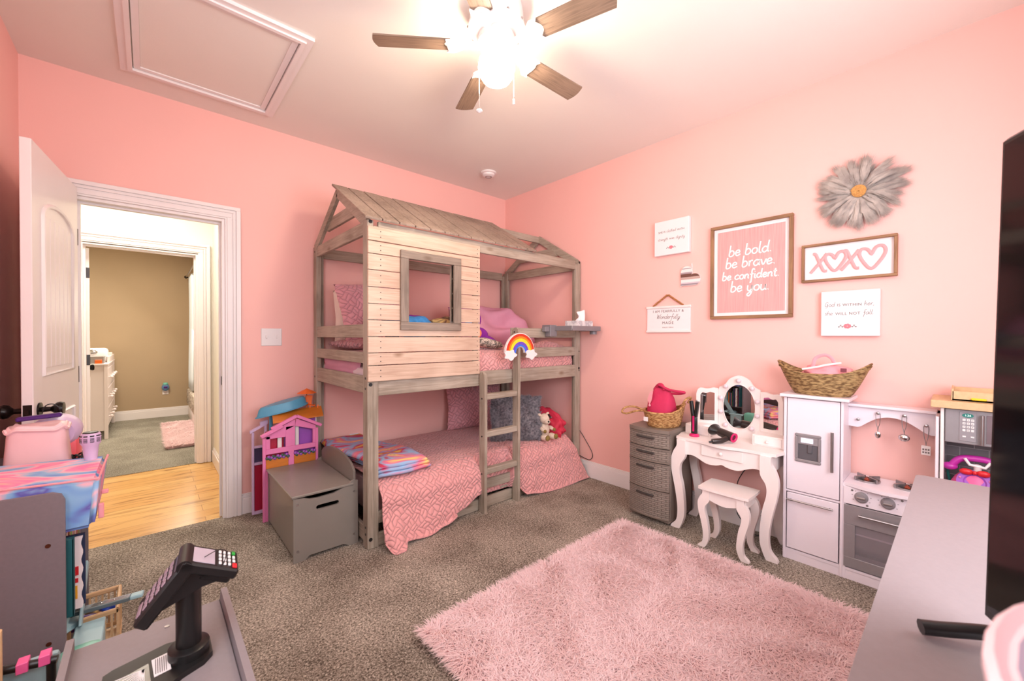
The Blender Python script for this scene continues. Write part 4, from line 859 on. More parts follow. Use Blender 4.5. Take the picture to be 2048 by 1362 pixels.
for (a, b, c, e) in ((-2.374, -2.360, .02, .58), (-2.30, -2.285, .02, .64), (-2.36, -2.30, .47, .485), (-2.36, -2.30, .355, .372), (-2.36, -2.30, .02, .04)): m.box(a, b, -.13, -.11, c, e, .002)
m.prism([(-2.384, .575), (-2.384, .592), (-2.325, .622), (-2.325, .645), (-2.28, .655), (-2.28, .63)], 'y', -.135, -.108)
put('rear_frame', m, LILAC, t); put('rear_panel', MB().box(-2.358, -2.302, -.115, -.108, .04, .355, .002), CRIM, t)
put('rear_room', MB().box(-2.358, -2.302, -.115, -.108, .372, .47), mat('dark_violet_panel', (72, 60, 96), .5), t)
put('slide_post', MB().box(-2.275, -2.255, -.16, -.14, .3, .69, .004), BLUEP, t)
t = thing('toy_pool', 'light blue plastic toy pool turned upside down on top of the dollhouse', 'toy pool', (-2.2, -.16, .70))
def pool(rr, z):
    return [(-2.195+rr*(.135+.02*math.cos(2*a))*math.cos(a), -.155+rr*.075*math.sin(a)*(1+.25*math.cos(a)), z) for a in [2*PI*k/40 for k in range(40)]]
V = []; 
for rr, z in ((1.06, .712), (1.06, .718), (1.0, .719), (.93, .76), (.86, .774), (.6, .776)): V += pool(rr, z)
F = [(i*40+j, i*40+(j+1) % 40, (i+1)*40+(j+1) % 40, (i+1)*40+j) for i in range(5) for j in range(40)]+[tuple(range(200, 240)), tuple(range(39, -1, -1))]
mp_ = MB().add([(x, y, z+(x+2.195)*.22) for x, y, z in V], F); put('pool_shell', mp_, BLUEP, t, shade=50)
t = thing('doll_lounge_chair', 'orange plastic doll chair with a parasol on top of the dollhouse', 'toy furniture', (-2.02, -.14, .70))
put('chair_back', MB().add([], []).bar((-2.025, -.14, .738), (-2.012, -.125, .80), .006, .045, (1, 0, 0), .002), ORNG, t)
put('chair_seat', MB().bar((-2.03, -.15, .738), (-1.985, -.17, .728), .035, .006, (0, 0, 1), .002), ORNG, t)
for dx, dy in ((-2.035, -.14), (-1.985, -.155), (-2.025, -.18), (-1.975, -.19)): put('chair_leg', MB().cyl((dx, dy, .695), (dx+.004, dy+.004, .735), .004, n=8), ORNG, t)
put('parasol_pole', MB().cyl((-2.03, -.125, .69), (-2.03, -.125, .835), .003, n=8), mat('brown_plastic', (110, 60, 40), .5), t)
put('parasol', MB().lathe([(.066, .818), (.03, .838), (.006, .848), (.001, .853)], (-2.03, -.125, 0), 10), ORNG, t, shade=10)

# ------------------------------------------------------------ drawer tower, basket, bag
t = thing('drawer_tower', 'taupe woven-look plastic tower of four drawers beside the vanity', 'drawers', (-.22, -1.94, 0))
y0, y1 = -2.064, -1.775; xf_, xb_ = -.378, -.04
put('tower_frame', MB().box(xf_+.02, xb_, y0, y0+.012, .03, .60, .003).box(xf_+.02, xb_, y1-.012, y1, .03, .60, .003).box(xb_-.01, xb_, y0, y1, .03, .60).box(xf_, xb_, y0, y1, .015, .032, .003), DRAWC, t)
def bow(x, y): k = (y-y0)/(y1-y0)*2-1; return x-.028*(1-k*k)
ys = [y0+(y1-y0)*k/12 for k in range(13)]
top = [(bow(xf_, y)-.006, y) for y in ys]+[(xb_+.004, y1+.004), (xb_+.004, y0-.004)]
put('tower_top', MB().prism(top, 'z', .60, .624), DRAWC, t)
for (a, b) in ((.503, .597), (.405, .498), (.222, .400), (.035, .217)):
    dr = put('drawer', MB().prism([(bow(xf_, y), y) for y in ys]+[(xf_+.02, y1-.003), (xf_+.02, y0+.003)], 'z', a, b).box(xf_+.02, xb_-.02, y0+.016, y1-.016, a+.01, b-.02), DRAWP, t, shade=50)
    for zz in (b-.008, a): put('drawer_rim', MB().prism([(bow(xf_, y)-.004, y) for y in ys]+[(xf_+.01, y1), (xf_+.01, y0)], 'z', zz, zz+.008), DRAWC, dr)
    h = MB(); zc = b-.034; P_ = [(bow(xf_, y)-.006, y, zc) for y in [y1-.07-.125*k/8 for k in range(9)]]
    h.tube(P_, .0075, 8); put('drawer_handle', h, mat('dark_taupe_resin', (62, 56, 54), .4) if b > .59 else bpy.data.materials['dark_taupe_resin'], dr)
def basket(name, t, c, a, b, a2, b2, h, mt, rimf=None, n=64, rimr=.007, rz=0, rows_=14):
    """woven oval basket: top half axes a,b ; base half axes a2,b2"""
    m = MB(); V = []; k = rows_
    for i in range(k+1):
        f = i/k
        for j in range(n):
            an = 2*PI*j/n; wv = .0022*math.sin(PI*i+j*PI/1)  # over-under weave
            ra = a2+(a-a2)*f**.8; rb = b2+(b-b2)*f**.8; rise = (rimf(an) if rimf else 0)*f
            x = (ra+wv)*math.cos(an); y = (rb+wv)*math.sin(an); V.append((x, y, h*f+rise))
    F = [(i*n+j, i*n+(j+1) % n, (i+1)*n+(j+1) % n, (i+1)*n+j) for i in range(k) for j in range(n)]+[tuple(range(n-1, -1, -1))]
    m.add(V, F); M = Matrix.Translation(c) @ Matrix.Rotation(rz, 4, 'Z'); xf(m, M)
    o = put('woven_wall', m, mt, t, solid=.006, shade=80)
    rim = MB(); rim.tube([M @ Vector((a*math.cos(q), b*math.sin(q), h+(rimf(q) if rimf else 0))) for q in [2*PI*j/n for j in range(n)]], rimr, 8, closed=True); put('basket_rim', rim, mt, t, shade=80)
    return M
t = thing('wicker_basket', 'light wicker basket with loop handle and small white tag on the drawer tower', 'basket', (-.225, -1.95, .625))
rf_ = lambda q: .05*max(0, math.cos(q-R(-62)))**3
M = basket('b', t, (-.23, -1.95, .627), .165, .125, .13, .095, .10, WICK, rf_, rz=0)
m = MB(); m.tube(smooth([(-.28, -1.835, .715), (-.30, -1.76, .735), (-.33, -1.705, .725), (-.355, -1.695, .695), (-.355, -1.735, .69), (-.35, -1.80, .715), (-.335, -1.86, .725)], 6), .007, 8); put('basket_handle', m, WICK, t)
m = MB(); m.tube(smooth([(-.12, -2.065, .78), (-.13, -2.09, .82), (-.19, -2.085, .815), (-.21, -2.065, .77)], 6), .007, 8); put('basket_handle', m, WICK, t)
put('basket_tag', MB().box(-.0, .034, -.0015, .0015, 0, .03), WHTP, t, local=False) if False else put('basket_tag', MB().box(-.388, -.384, -1.915, -1.885, .665, .693), WHTP, t)
t = thing('canvas_bag', 'crimson canvas bag with looped handle and pink zip pull standing in the wicker basket', 'bag', (-.22, -1.95, .64))
m = MB(); V = []; n = 40
prof = [(.0, .085, .075), (.02, .092, .082), (.06, .094, .08), (.12, .09, .07), (.16, .08, .05), (.20, .062, .028), (.225, .05, .016), (.232, .03, .006)]
for (z, a, b) in prof:
    for j in range(n):
        q = 2*PI*j/n; e = .75; cx_ = math.copysign(abs(math.cos(q))**e, math.cos(q)); sy_ = math.copysign(abs(math.sin(q))**e, math.sin(q))
        nn = 1+.05*noise.noise(Vector((math.cos(q)*2, math.sin(q)*2, z*14))); V.append((-.225+b*cx_*nn, -1.93+a*sy_*nn+z*.0, .66+z*.98))
F = [(i*n+j, i*n+(j+1) % n, (i+1)*n+(j+1) % n, (i+1)*n+j) for i in range(len(prof)-1) for j in range(n)]+[tuple(range(n-1, -1, -1)), tuple(range((len(prof)-1)*n, len(prof)*n))]
put('bag_body', m.add(V, F), BAGC, t, shade=60)
m = MB().tube(smooth([(-.235, -1.90, .885), (-.25, -1.925, .90), (-.25, -1.99, .875), (-.24, -2.06, .868), (-.215, -2.085, .862), (-.21, -2.05, .85), (-.22, -1.98, .845), (-.235, -1.95, .84)], 6), .009, 8); put('bag_handle', m, BAGC, t)
m = MB().tube(smooth([(-.215, -1.87, .86), (-.22, -1.90, .895), (-.23, -1.93, .90), (-.25, -1.965, .87)], 6), .012, 8); put('bag_handle', m, BAGC, t)
put('zip_pull', MB().prism([(-1.905, .865), (-1.895, .80), (-1.88, .765), (-1.865, .80), (-1.885, .855)], 'x', -.305, -.298).ball((-.302, -1.88, .76), .009, 8), PINKF, t)

# ------------------------------------------------------------ vanity and stool
t = thing('vanity_table', 'white child vanity table with triple mirror and round bulb knobs', 'vanity', (-.19, -2.37, 0))
def legpoly(sc, h, sgn, y):
    """cabriole outline; sgn=+1 bows toward +y"""
    out = [(0, 1.0), (.0, .93), (.022, .86), (.036, .76), (.03, .62), (.006, .42), (-.008, .24), (-.002, .10), (.03, .03), (.036, 0)]
    inn = [(-.02, 0), (-.036, .06), (-.052, .16), (-.052, .3), (-.040, .48), (-.022, .62), (-.024, .72), (-.05, .80), (-.055, .86), (-.055, 1.0)]
    o = [(y+sgn*a*sc, z*h) for a, z in out]; i = [(y+sgn*a*sc, z*h) for a, z in inn]
    return [(p.x, p.y) for p in smooth([(a, b, 0) for a, b in o], 4)]+[(p.x, p.y) for p in smooth([(a, b, 0) for a, b in i], 4)]
for x in (-.335, -.075):
    for sgn, y in ((1, -2.098), (-1, -2.632)):
        put('leg', MB().prism(legpoly(1.0, .575, sgn, y), 'x', x-.016, x+.016), WHT, t, shade=50)
tt = sm2([(-.04, -2.09), (-.30, -2.085), (-.335, -2.10), (-.342, -2.16), (-.345, -2.24), (-.375, -2.37), (-.345, -2.50), (-.342, -2.58), (-.335, -2.64), (-.30, -2.655), (-.04, -2.65)], 4)
put('table_top', MB().prism(tt, 'z', .575, .592), WHT, t, shade=50)
ap = [(-2.115, .575), (-2.115, .478)]+[(p.x, p.y) for p in smooth([(-2.14, .48, 0), (-2.20, .487, 0), (-2.28, .455, 0), (-2.34, .458, 0), (-2.37, .468, 0), (-2.40, .458, 0), (-2.46, .455, 0), (-2.54, .487, 0), (-2.60, .48, 0)], 4)]+[(-2.615, .478), (-2.615, .575)]
put('apron', MB().prism(ap, 'x', -.335, -.322).box(-.32, -.06, -2.112, -2.10, .48, .575).box(-.32, -.06, -2.63, -2.618, .48, .575).box(-.07, -.06, -2.618, -2.112, .49, .575), WHT, t)
dr = put('drawer', MB().box(-.345, -.335, -2.487, -2.252, .505, .570, .002), WHT, t); put('drawer_knob', MB().ball((-.355, -2.37, .537), .011, 14).cyl((-.345, -2.37, .537), (-.355, -2.37, .537), .005), WHT, dr)
for (a, b) in ((-2.25, -2.085), (-2.655, -2.49)):
    bx = put('drawer_box', MB().box(-.20, -.045, a, b, .592, .655, .003), WHT, t)
    put('box_drawer', MB().box(-.205, -.20, a+.012, b-.012, .60, .648, .002), WHT, bx); put('box_knob', MB().ball((-.213, (a+b)/2, .624), .009, 12), WHT, bx)
# mirrors: centre board, angled wings
cxy, czm = -2.37, .785; XM = -.062
co_ = [(-2.245, .592), (-2.245, .885)]+[(p.x, p.y) for p in smooth([(-2.25, .905, 0), (-2.285, .925, 0), (-2.315, .965, 0), (-2.37, .988, 0), (-2.425, .965, 0), (-2.455, .925, 0), (-2.49, .905, 0)], 5)]+[(-2.495, .885), (-2.495, .592)]
put('mirror_frame', MB().prism(co_, 'x', XM, XM+.016), WHT, t, shade=50)
put('mirror', MB().prism([(cxy+.094*math.cos(a), czm+.143*math.sin(a)) for a in [2*PI*k/48 for k in range(48)]], 'x', XM-.002, XM), MIRROR, t, shade=50)
put('mirror_rim', MB().tube([(XM-.002, cxy+.096*math.cos(a), czm+.145*math.sin(a)) for a in [2*PI*k/48 for k in range(48)]], .003, 6, closed=True), WHT, t)
for (y, z) in ((-2.37, .955), (-2.292, .913), (-2.448, .913), (-2.262, .833), (-2.478, .833), (-2.262, .745), (-2.478, .745), (-2.292, .66), (-2.448, .66)):
    put('bulb_knob', MB().ball((XM-.010, y, z), .0145, 16), BULB, t)
for s in (1, -1):
    yh = cxy+s*.126; M = Matrix.Translation((XM, yh, 0)) @ Matrix.Rotation(R(s*(-14)), 4, 'Z')   # wings fold slightly forward
    def w2(pts): return [(s*p, z) for p, z in pts]
    wo = w2([(0, .645), (0, .895)]+[(p.x, p.y) for p in smooth([(.03, .898, 0), (.07, .888, 0), (.105, .893, 0), (.125, .88, 0), (.135, .85, 0)], 4)]+[(.135, .645)])
    M2 = Matrix.Translation((XM, yh, 0)) @ Matrix.Rotation(R(s*16), 4, 'Z')
    put('mirror_wing', xf(MB().prism(wo, 'x', -.006, .010), M2), WHT, t, shade=50)
    wi = w2([(.022, .675), (.022, .862)]+[(p.x, p.y) for p in smooth([(.05, .868, 0), (.075, .858, 0), (.095, .862, 0), (.108, .845, 0)], 4)]+[(.110, .675)])
    put('mirror', xf(MB().prism(wi, 'x', -.008, -.006), M2), MIRROR, t)
t = thing('vanity_stool', 'small white stool with curved legs in front of the vanity', 'stool', (-.37, -2.41, 0))
ST = .355
st = sm2([(-.475, -2.305), (-.45, -2.29), (-.30, -2.29), (-.275, -2.305), (-.272, -2.43), (-.275, -2.545), (-.30, -2.56), (-.45, -2.56), (-.475, -2.545), (-.478, -2.43)], 4)
put('seat', MB().prism(st, 'z', ST-.015, ST), WHT, t, shade=50)
ap = [(-2.315, ST-.015), (-2.315, ST-.07)]+[(p.x, p.y) for p in smooth([(-2.34, ST-.068, 0), (-2.38, ST-.08, 0), (-2.43, ST-.088, 0), (-2.47, ST-.08, 0), (-2.51, ST-.068, 0)], 4)]+[(-2.535, ST-.07), (-2.535, ST-.015)]
put('apron', MB().prism(ap, 'x', -.46, -.45).prism(ap, 'x', -.30, -.29).box(-.45, -.30, -2.318, -2.308, ST-.07, ST-.015).box(-.45, -.30, -2.542, -2.532, ST-.07, ST-.015), WHT, t)
for x in (-.455, -.295):
    for sgn, y in ((1, -2.312), (-1, -2.538)): put('leg', MB().prism(legpoly(.72, ST-.015, sgn, y), 'x', x-.013, x+.013), WHT, t, shade=50)
t = thing('hair_straightener', 'black and pink hair straightener standing upright on the vanity', 'hair straightener', (-.26, -2.165, .592))
hx, hyy = -.255, -2.17
put('stand_base', MB().lathe([(.03, 0), (.031, .006), (.026, .014), (.018, .018)], (hx, hyy, .5925), 24), mat('magenta_plastic', (206, 28, 100), .35), t)
put('handle', MB().bar((hx, hyy, .605), (hx, hyy, .72), .03, .036, (0, 1, 0), .008), BLACK, t); put('accent_strip', MB().box(hx-.0165, hx-.0145, hyy-.006, hyy+.006, .625, .725, .003), bpy.data.materials['magenta_plastic'], t)
for dy in (.022, -.022): put('plate_arm', MB().bar((hx, hyy+dy*.35, .715), (hx, hyy+dy, .82), .026, .019, (0, 1, 0), .004), BLACK, t)
put('handle_tip', MB().bar((hx+.02, hyy, .70), (hx+.02, hyy-.004, .825), .012, .014, (0, 1, 0), .003), METAL, t)
t = thing('hair_dryer', 'dark grey hair dryer with wide nozzle and pink ring lying on the vanity', 'hair dryer', (-.26, -2.34, .592))
a = Vector((-.245, -2.325, .645)); b = Vector((-.275, -2.415, .630)); ax = (b-a).normalized()
put('barrel', MB().cyl(a, b, .026, .028), mat('dark_bronze_plastic', (66, 58, 56), .3, metal=.5), t)
Mq = ax.to_track_quat('Z', 'Y').to_matrix().to_4x4()
put('nozzle', MB().lathe([(.026, 0), (.03, -.015), (.05, -.04), (.05, -.048), (.044, -.048)], a, 24, Mq, sx=1.0, sy=.7), BLACK, t)
put('ring', MB().lathe([(.0285, 0), (.029, .004), (.02, .006), (.012, -.004)], b, 28, Mq), bpy.data.materials['magenta_plastic'], t)
put('grip', MB().tube([a.lerp(b, .62)+Vector((-.015, .0, -.012)), (-.33, -2.365, .612), (-.365, -2.325, .607)], [.017, .016, .015], 14), bpy.data.materials['dark_bronze_plastic'], t); put('cable_end', MB().cyl((-.365, -2.325, .607), (-.375, -2.312, .600), .006), BLACK, t)
t = thing('power_cord', 'black cord hanging down behind the vanity', 'cord', (-.03, -2.42, 0)); put('cord', MB().tube(smooth([(-.03, -2.43, .56), (-.035, -2.435, .44), (-.05, -2.39, .36), (-.05, -2.36, .28), (-.045, -2.37, .18), (-.05, -2.36, .10), (-.06, -2.40, .05), (-.09, -2.46, .008), (-.06, -2.55, .006)], 8), .0028, 6), BLACK, t)
t = thing('power_cord', 'black cord looping down the pink wall beside the bunk bed post', 'cord', (-.012, -1.1, .2)); put('cord', MB().tube(smooth([(-.014, -1.03, .40), (-.01, -1.06, .37), (-.01, -1.11, .31), (-.01, -1.165, .24), (-.01, -1.18, .19), (-.01, -1.15, .155), (-.01, -1.10, .155), (-.014, -1.04, .17)], 8), .0028, 6), BLACK, t)

# ------------------------------------------------------------ white play kitchen
t = thing('play_kitchen', 'white wooden play kitchen with refrigerator, stove and hanging utensil rail', 'play kitchen', (-.13, -2.96, 0))
FXx = -.24
put('cabinet', MB().box(FXx, -.02, -2.676, -2.662, 0, .905, .002).box(FXx, -.02, -2.925, -2.913, 0, .905, .002).box(-.032, -.02, -2.913, -2.676, .06, .905).box(FXx+.004, -.02, -2.913, -2.676, .045, .06).box(FXx+.006, FXx+.018, -2.913, -2.676, 0, .05).box(FXx+.004, -.02, -2.913, -2.676, .378, .388), LIL, t)
put('cabinet_top', MB().box(-.26, -.015, -2.95, -2.645, .905, .922, .003), LIL, t)
dd = put('fridge_door', MB().box(FXx-.001, FXx+.012, -2.910, -2.679, .392, .900, .002), LIL, t)
put('door_handle', MB().cyl((FXx-.02, -2.882, .535), (FXx-.02, -2.882, .742), .007).cyl((FXx-.02, -2.882, .56), (FXx, -2.882, .56), .004).cyl((FXx-.02, -2.882, .72), (FXx, -2.882, .72), .004), METAL, dd)
put('dispenser_frame', MB().box(FXx-.010, FXx-.001, -2.834, -2.718, .695, .712, .004).box(FXx-.010, FXx-.001, -2.834, -2.718, .556, .572, .004).box(FXx-.010, FXx-.001, -2.834, -2.820, .572, .695, .003).box(FXx-.010, FXx-.001, -2.732, -2.718, .572, .695, .003).box(FXx-.008, FXx-.001, -2.820, -2.732, .655, .697, .001), SILVERP, dd)
put('dispenser_recess', MB().box(FXx-.003, FXx-.001, -2.820, -2.732, .572, .656).box(FXx-.010, FXx-.001, -2.795, -2.775, .61, .656, .002), mat('dark_grey_plastic', (92, 88, 92), .4), dd)
put('clock_display', MB().box(FXx-.0095, FXx-.008, -2.80, -2.745, .664, .69), BLUSC, dd)
put('clock_digits', text_mb('12:00', .022, (FXx-.0105, -2.772, .677), (0, -1, 0), (0, 0, 1), .0004), emit('pale_digit', (.7, .8, 1), 1.5), dd)
d2 = put('freezer_door', MB().box(FXx-.001, FXx+.012, -2.908, -2.681, .066, .374, .002), LIL, t)
put('door_handle', MB().cyl((FXx-.02, -2.684, .34), (FXx-.02, -2.888, .34), .005).cyl((FXx-.02, -2.70, .34), (FXx, -2.70, .34), .003).cyl((FXx-.02, -2.872, .34), (FXx, -2.872, .34), .003), METAL, d2)
# stove
put('stove_body', MB().box(FXx+.004, -.02, -2.937, -2.925, 0, .49).box(FXx, -.02, -3.262, -3.25, 0, .88, .002).box(FXx+.006, FXx+.016, -3.25, -2.937, 0, .05).box(FXx+.003, -.02, -3.25, -2.937, .048, .06).box(-.03, -.02, -3.25, -2.937, .06, .49), LIL, t)
put('control_panel', MB().box(FXx, FXx+.012, -3.25, -2.927, .388, .476, .002), LIL, t)
ct = [(-.02, -2.926), (-.235, -2.926)]+[(p.x, p.y) for p in smooth([(-.24, -2.95, 0), (-.262, -3.02, 0), (-.272, -3.09, 0), (-.262, -3.16, 0), (-.24, -3.23, 0)], 4)]+[(-.235, -3.252), (-.02, -3.252)]
put('stove_top', MB().prism(ct, 'z', .478, .494), LIL, t, shade=50)
for y in (-3.005, -3.155):
    bu = put('burner_ring', MB().lathe([(.052, .494), (.052, .502), (.044, .502), (.044, .494)], (-.12, y, 0), 28), METAL, t)
    m = MB()
    for k in range(4):
        a = R(45+90*k); m.bar((-.12+.012*math.cos(a), y+.012*math.sin(a), .507), (-.12+.062*math.cos(a), y+.062*math.sin(a), .507), .008, .02, (0, 0, 1), .001)
    put('burner_grate', m, METAL, bu); put('burner_coil', blob((-.12, y, .50), (.02, .02, .008), amp=.3), mat('rust_red_plastic', (150, 60, 36), .5) if y > -3.1 else bpy.data.materials['rust_red_plastic'], bu)
for y in (-2.998, -3.096):
    k = put('control_knob', MB().lathe([(.027, 0), (.027, .006), (.021, .012), (.018, .018), (.001, .019)], (FXx, y, .435), 24, Matrix.Rotation(-PI/2, 4, 'Y')), SILVERP, t); put('knob_grip', MB().box(FXx-.026, FXx-.016, y-.018, y+.018, .430, .440, .003), METAL, k)
m = MB()
for y, z in ((-2.962, .462), (-3.02, .40), (-3.145, .462)): m.cyl((FXx-.002, y, z), (FXx+.001, y, z), .005, n=10)
for k in range(7):
    for yc in (-2.998, -3.096): a = R(-120+40*k); m.box(FXx-.001, FXx+.001, yc+.036*math.sin(a)-.0025, yc+.036*math.sin(a)+.0025, .435+.034*math.cos(a)-.001, .435+.034*math.cos(a)+.001)
put('dial_marks', m, INK, t)
od = put('oven_door', MB().box(FXx-.002, FXx+.010, -3.248, -2.930, .285, .384, .002).box(FXx-.002, FXx+.010, -3.248, -2.930, .066, .118, .002).box(FXx-.002, FXx+.010, -2.975, -2.930, .118, .285, .001).box(FXx-.002, FXx+.010, -3.248, -3.20, .118, .285, .001), SILVERP, t)
put('oven_handle', MB().cyl((FXx-.022, -2.99, .345), (FXx-.022, -3.19, .345), .006).cyl((FXx-.022, -3.0, .345), (FXx, -3.0, .345), .003).cyl((FXx-.022, -3.18, .345), (FXx, -3.18, .345), .003), METAL, od)
put('oven_window', MB().box(FXx+.003, FXx+.006, -3.20, -2.975, .118, .285), mat('clear_oven_pane', (225, 215, 220), .05, trans=.8, var=.01), od)
put('oven_rack', MB().box(FXx+.02, -.04, -3.245, -2.94, .232, .24), LIL, t); put('oven_back', MB().box(-.045, -.035, -3.245, -2.94, .06, .38), SILVERP, t)
# hood shelf with arch
ar = [(-2.925, .875), (-2.925, .765)]+[(p.x, p.y) for p in smooth([(-2.945, .763, 0), (-2.97, .765, 0), (-3.0, .79, 0), (-3.04, .818, 0), (-3.09, .83, 0), (-3.14, .82, 0), (-3.18, .797, 0), (-3.21, .775, 0), (-3.235, .765, 0)], 4)]+[(-3.25, .767), (-3.25, .875)]
put('hood_panel', MB().prism(ar, 'x', -.10, -.09), LIL, t, shade=50); put('hood_shelf', MB().box(-.125, -.02, -3.252, -2.925, .872, .886, .002), LIL, t)
put('side_panel', MB().box(-.13, -.02, -3.262, -3.25, .49, .88, .002), LIL, t)
for y, z in ((-2.965, .805), (-3.043, .848), (-3.14, .849), (-3.216, .812)): put('peg', MB().lathe([(.003, 0), (.003, .008), (.008, .012), (.007, .017), (.001, .019)], (-.10, y, z), 14, Matrix.Rotation(-PI/2, 4, 'Y')), METAL, t)
def utensil(name, label, y, z, zb, kind):
    t = thing(name, label, 'utensil', (-.112, y, z), group=None); m = MB()
    x = -.113; m.tube(smooth([(x, y, z+.004), (x, y-.008, z-.004), (x, y-.007, z-.05), (x, y-.002, zb+.02), (x, y, zb)], 5), .0013, 6); m.tube(smooth([(x, y, z+.004), (x, y+.008, z-.004), (x, y+.007, z-.05), (x, y+.002, zb+.02), (x, y, zb)], 5), .0013, 6); put('wire_handle', m, METAL, t)
    if kind == 's': put('bowl', blob((x, y, zb-.018), (.005, .012, .018), amp=0), CHROME, t, shade=80)
    if kind == 'l': put('bowl', blob((x-.008, y, zb-.016), (.012, .021, .018), amp=0), CHROME, t, shade=80)
    if kind == 't':
        b = MB(); b.box(x-.002, x+.001, y-.016, y+.016, zb-.045, zb, .001); put('blade', b, WHTP, t)
        b = MB()
        for i in range(3):
            for j in range(2): b.box(x-.0028, x-.002, y-.012+i*.009, y-.006+i*.009, zb-.022-j*.014, zb-.014-j*.014)
        put('blade_slots', b, INK, t)
utensil('toy_spoon', 'small metal toy spoon hanging first on the play kitchen rail', -3.043, .848, .755, 's'); utensil('toy_ladle', 'wide metal toy ladle hanging at the middle of the play kitchen rail', -3.14, .849, .757, 'l'); utensil('toy_spatula', 'square metal toy spatula hanging last on the play kitchen rail', -3.216, .812, .716, 't')
# basket on the fridge
t = thing('seagrass_basket', 'boat-shaped dark seagrass basket on top of the play refrigerator', 'basket', (-.14, -2.82, .923))
rf2 = lambda q: .062*abs(math.cos(q))**3
M = basket('b', t, (-.14, -2.815, .923), .205, .115, .12, .085, .115, SEAG, rf2, rz=PI/2, rimr=.005)
put('basket_handle', MB().tube([M @ Vector(p) for p in ((-.19, -.03, .15), (-.2, 0, .165), (-.19, .03, .15))], .008, 8).tube([M @ Vector(p) for p in ((.19, -.03, .15), (.2, 0, .165), (.19, .03, .15))], .008, 8), SEAG, t)
t = thing('pink_bag', 'soft pink fabric bag with white piping stuffed in the seagrass basket', 'bag', (-.14, -2.83, .98))
put('bag_body', blob((-.14, -2.835, 1.035), (.085, .115, .05), rot(0, 0, 6), amp=.3, f=1.8, n=40, seed=12), PINKF, t, shade=80)
put('bag_piping', MB().tube(smooth([(-.235, -2.745, 1.062), (-.235, -2.80, 1.075), (-.215, -2.85, 1.09), (-.17, -2.90, 1.10)], 6), .0055, 8), WHTP, t)
put('bag_strap', MB().tube(smooth([(-.17, -2.78, 1.07), (-.17, -2.79, 1.12), (-.17, -2.83, 1.14), (-.17, -2.86, 1.125), (-.165, -2.875, 1.09)], 6), .009, 8, flat=(1, .0, .2)), PINKF, t)
put('bag_label', MB().box(-.21, -.205, -2.93, -2.905, 1.055, 1.075), MAROON, t)
# second kitchen
t = thing('play_kitchen', 'tan-topped play kitchen with grey brick back and toy microwave', 'play kitchen', (-.13, -3.5, 0))
ya, yb_ = -3.80, -3.265
put('kitchen_frame', MB().box(-.25, -.02, ya, yb_, 0, .55, .002).box(-.25, -.02, yb_-.012, yb_, .55, .925, .002).box(-.25, -.02, ya, ya+.012, .55, .925, .002), WHT, t)
put('wood_shelf', MB().box(-.275, -.012, ya-.015, -3.235, .925, .957, .002), TANW, t); put('brick_back', MB().box(-.035, -.02, ya+.012, yb_-.012, .55, .925), TILEG, t)
mw = put('microwave', MB().box(-.245, -.04, -3.60, -3.279, .772, .922, .003), SILVERP, t)
put('keypad_panel', MB().box(-.2475, -.2455, -3.372, -3.322, .785, .912, .001), mat('microwave_grey', (150, 142, 146), .4), mw)
m = MB()
for i in range(3):
    for j in range(4): m.box(-.2492, -.2475, -3.336-.0125*i-.0045, -3.336-.0125*i+.0045, .878-.015*j-.005, .878-.015*j+.005, .001)
m.box(-.2492, -.2475, -3.342, -3.332, .803, .809); m.box(-.2492, -.2475, -3.366, -3.356, .803, .809)
put('keypad_buttons', m, WHTP, mw)
put('clock_oval', MB().prism([(-3.347+.017*math.cos(a), .898+.009*math.sin(a)) for a in [2*PI*k/24 for k in range(24)]], 'x', -.249, -.2475), TEAL, mw); put('clock_digits', text_mb('1:26', .011, (-.2495, -3.347, .898), (0, -1, 0), (0, 0, 1), .0003), emit('mint_digit', (.6, 1, .9), .8), mw)
ks = MB()
for i in range(3):
    for j in range(3):
        q = text_mb(str(j*3+i+1), .008, (-.2495, -3.336-.0125*i, .878-.015*j), (0, -1, 0), (0, 0, 1), .0002); ks.add(q.v, q.f)
q = text_mb('0', .008, (-.2495, -3.3485, .833), (0, -1, 0), (0, 0, 1), .0002); ks.add(q.v, q.f); put('keypad_numbers', ks, INK, mw)
put('microwave_handle', MB().cyl((-.262, -3.388, .778), (-.262, -3.388, .905), .006).box(-.262, -.245, -3.391, -3.385, .785, .792).box(-.262, -.245, -3.391, -3.385, .892, .899), METAL, mw)
put('microwave_window', MB().box(-.247, -.2455, -3.58, -3.40, .785, .905, .001), GLASSB, mw)
t = thing('toy_tray', 'tan wooden tray box with a yellow handle on top of the tan play kitchen', 'tray', (-.15, -3.4, .958))
put('tray_box', MB().box(-.24, -.05, -3.47, -3.30, .958, .966).box(-.24, -.232, -3.47, -3.30, .958, 1.0, .001).box(-.058, -.05, -3.47, -3.30, .958, 1.005, .001).box(-.24, -.05, -3.305, -3.297, .958, 1.01, .001), TANW, t)
put('tray_handle', MB().box(-.252, -.24, -3.40, -3.355, .966, .975, .003), YELL, t)
t = thing('toy_phone', 'pink and purple toy rotary telephone on the tan play kitchen counter', 'toy phone', (-.17, -3.37, .55))
put('phone_body', MB().lathe([(.075, 0), (.078, .02), (.06, .06), (.035, .09), (.001, .095)], (-.165, -3.37, .551), 28, sx=.8), HOTP, t)
RM2 = Matrix.Rotation(R(-60), 4, 'Y')
put('dial', MB().lathe([(.055, 0), (.055, .008), (.035, .01), (.03, .004), (.001, .004)], (-.21, -3.37, .60), 28, RM2), PURP, t)
m = MB()
for k in range(10):
    a = 2*PI*k/10; p = RM2 @ Vector((.046*math.cos(a), .046*math.sin(a), .011)); m.ball(p+Vector((-.21, -3.37, .60)), .005, 8)
put('dial_studs', m, PINKP, t)
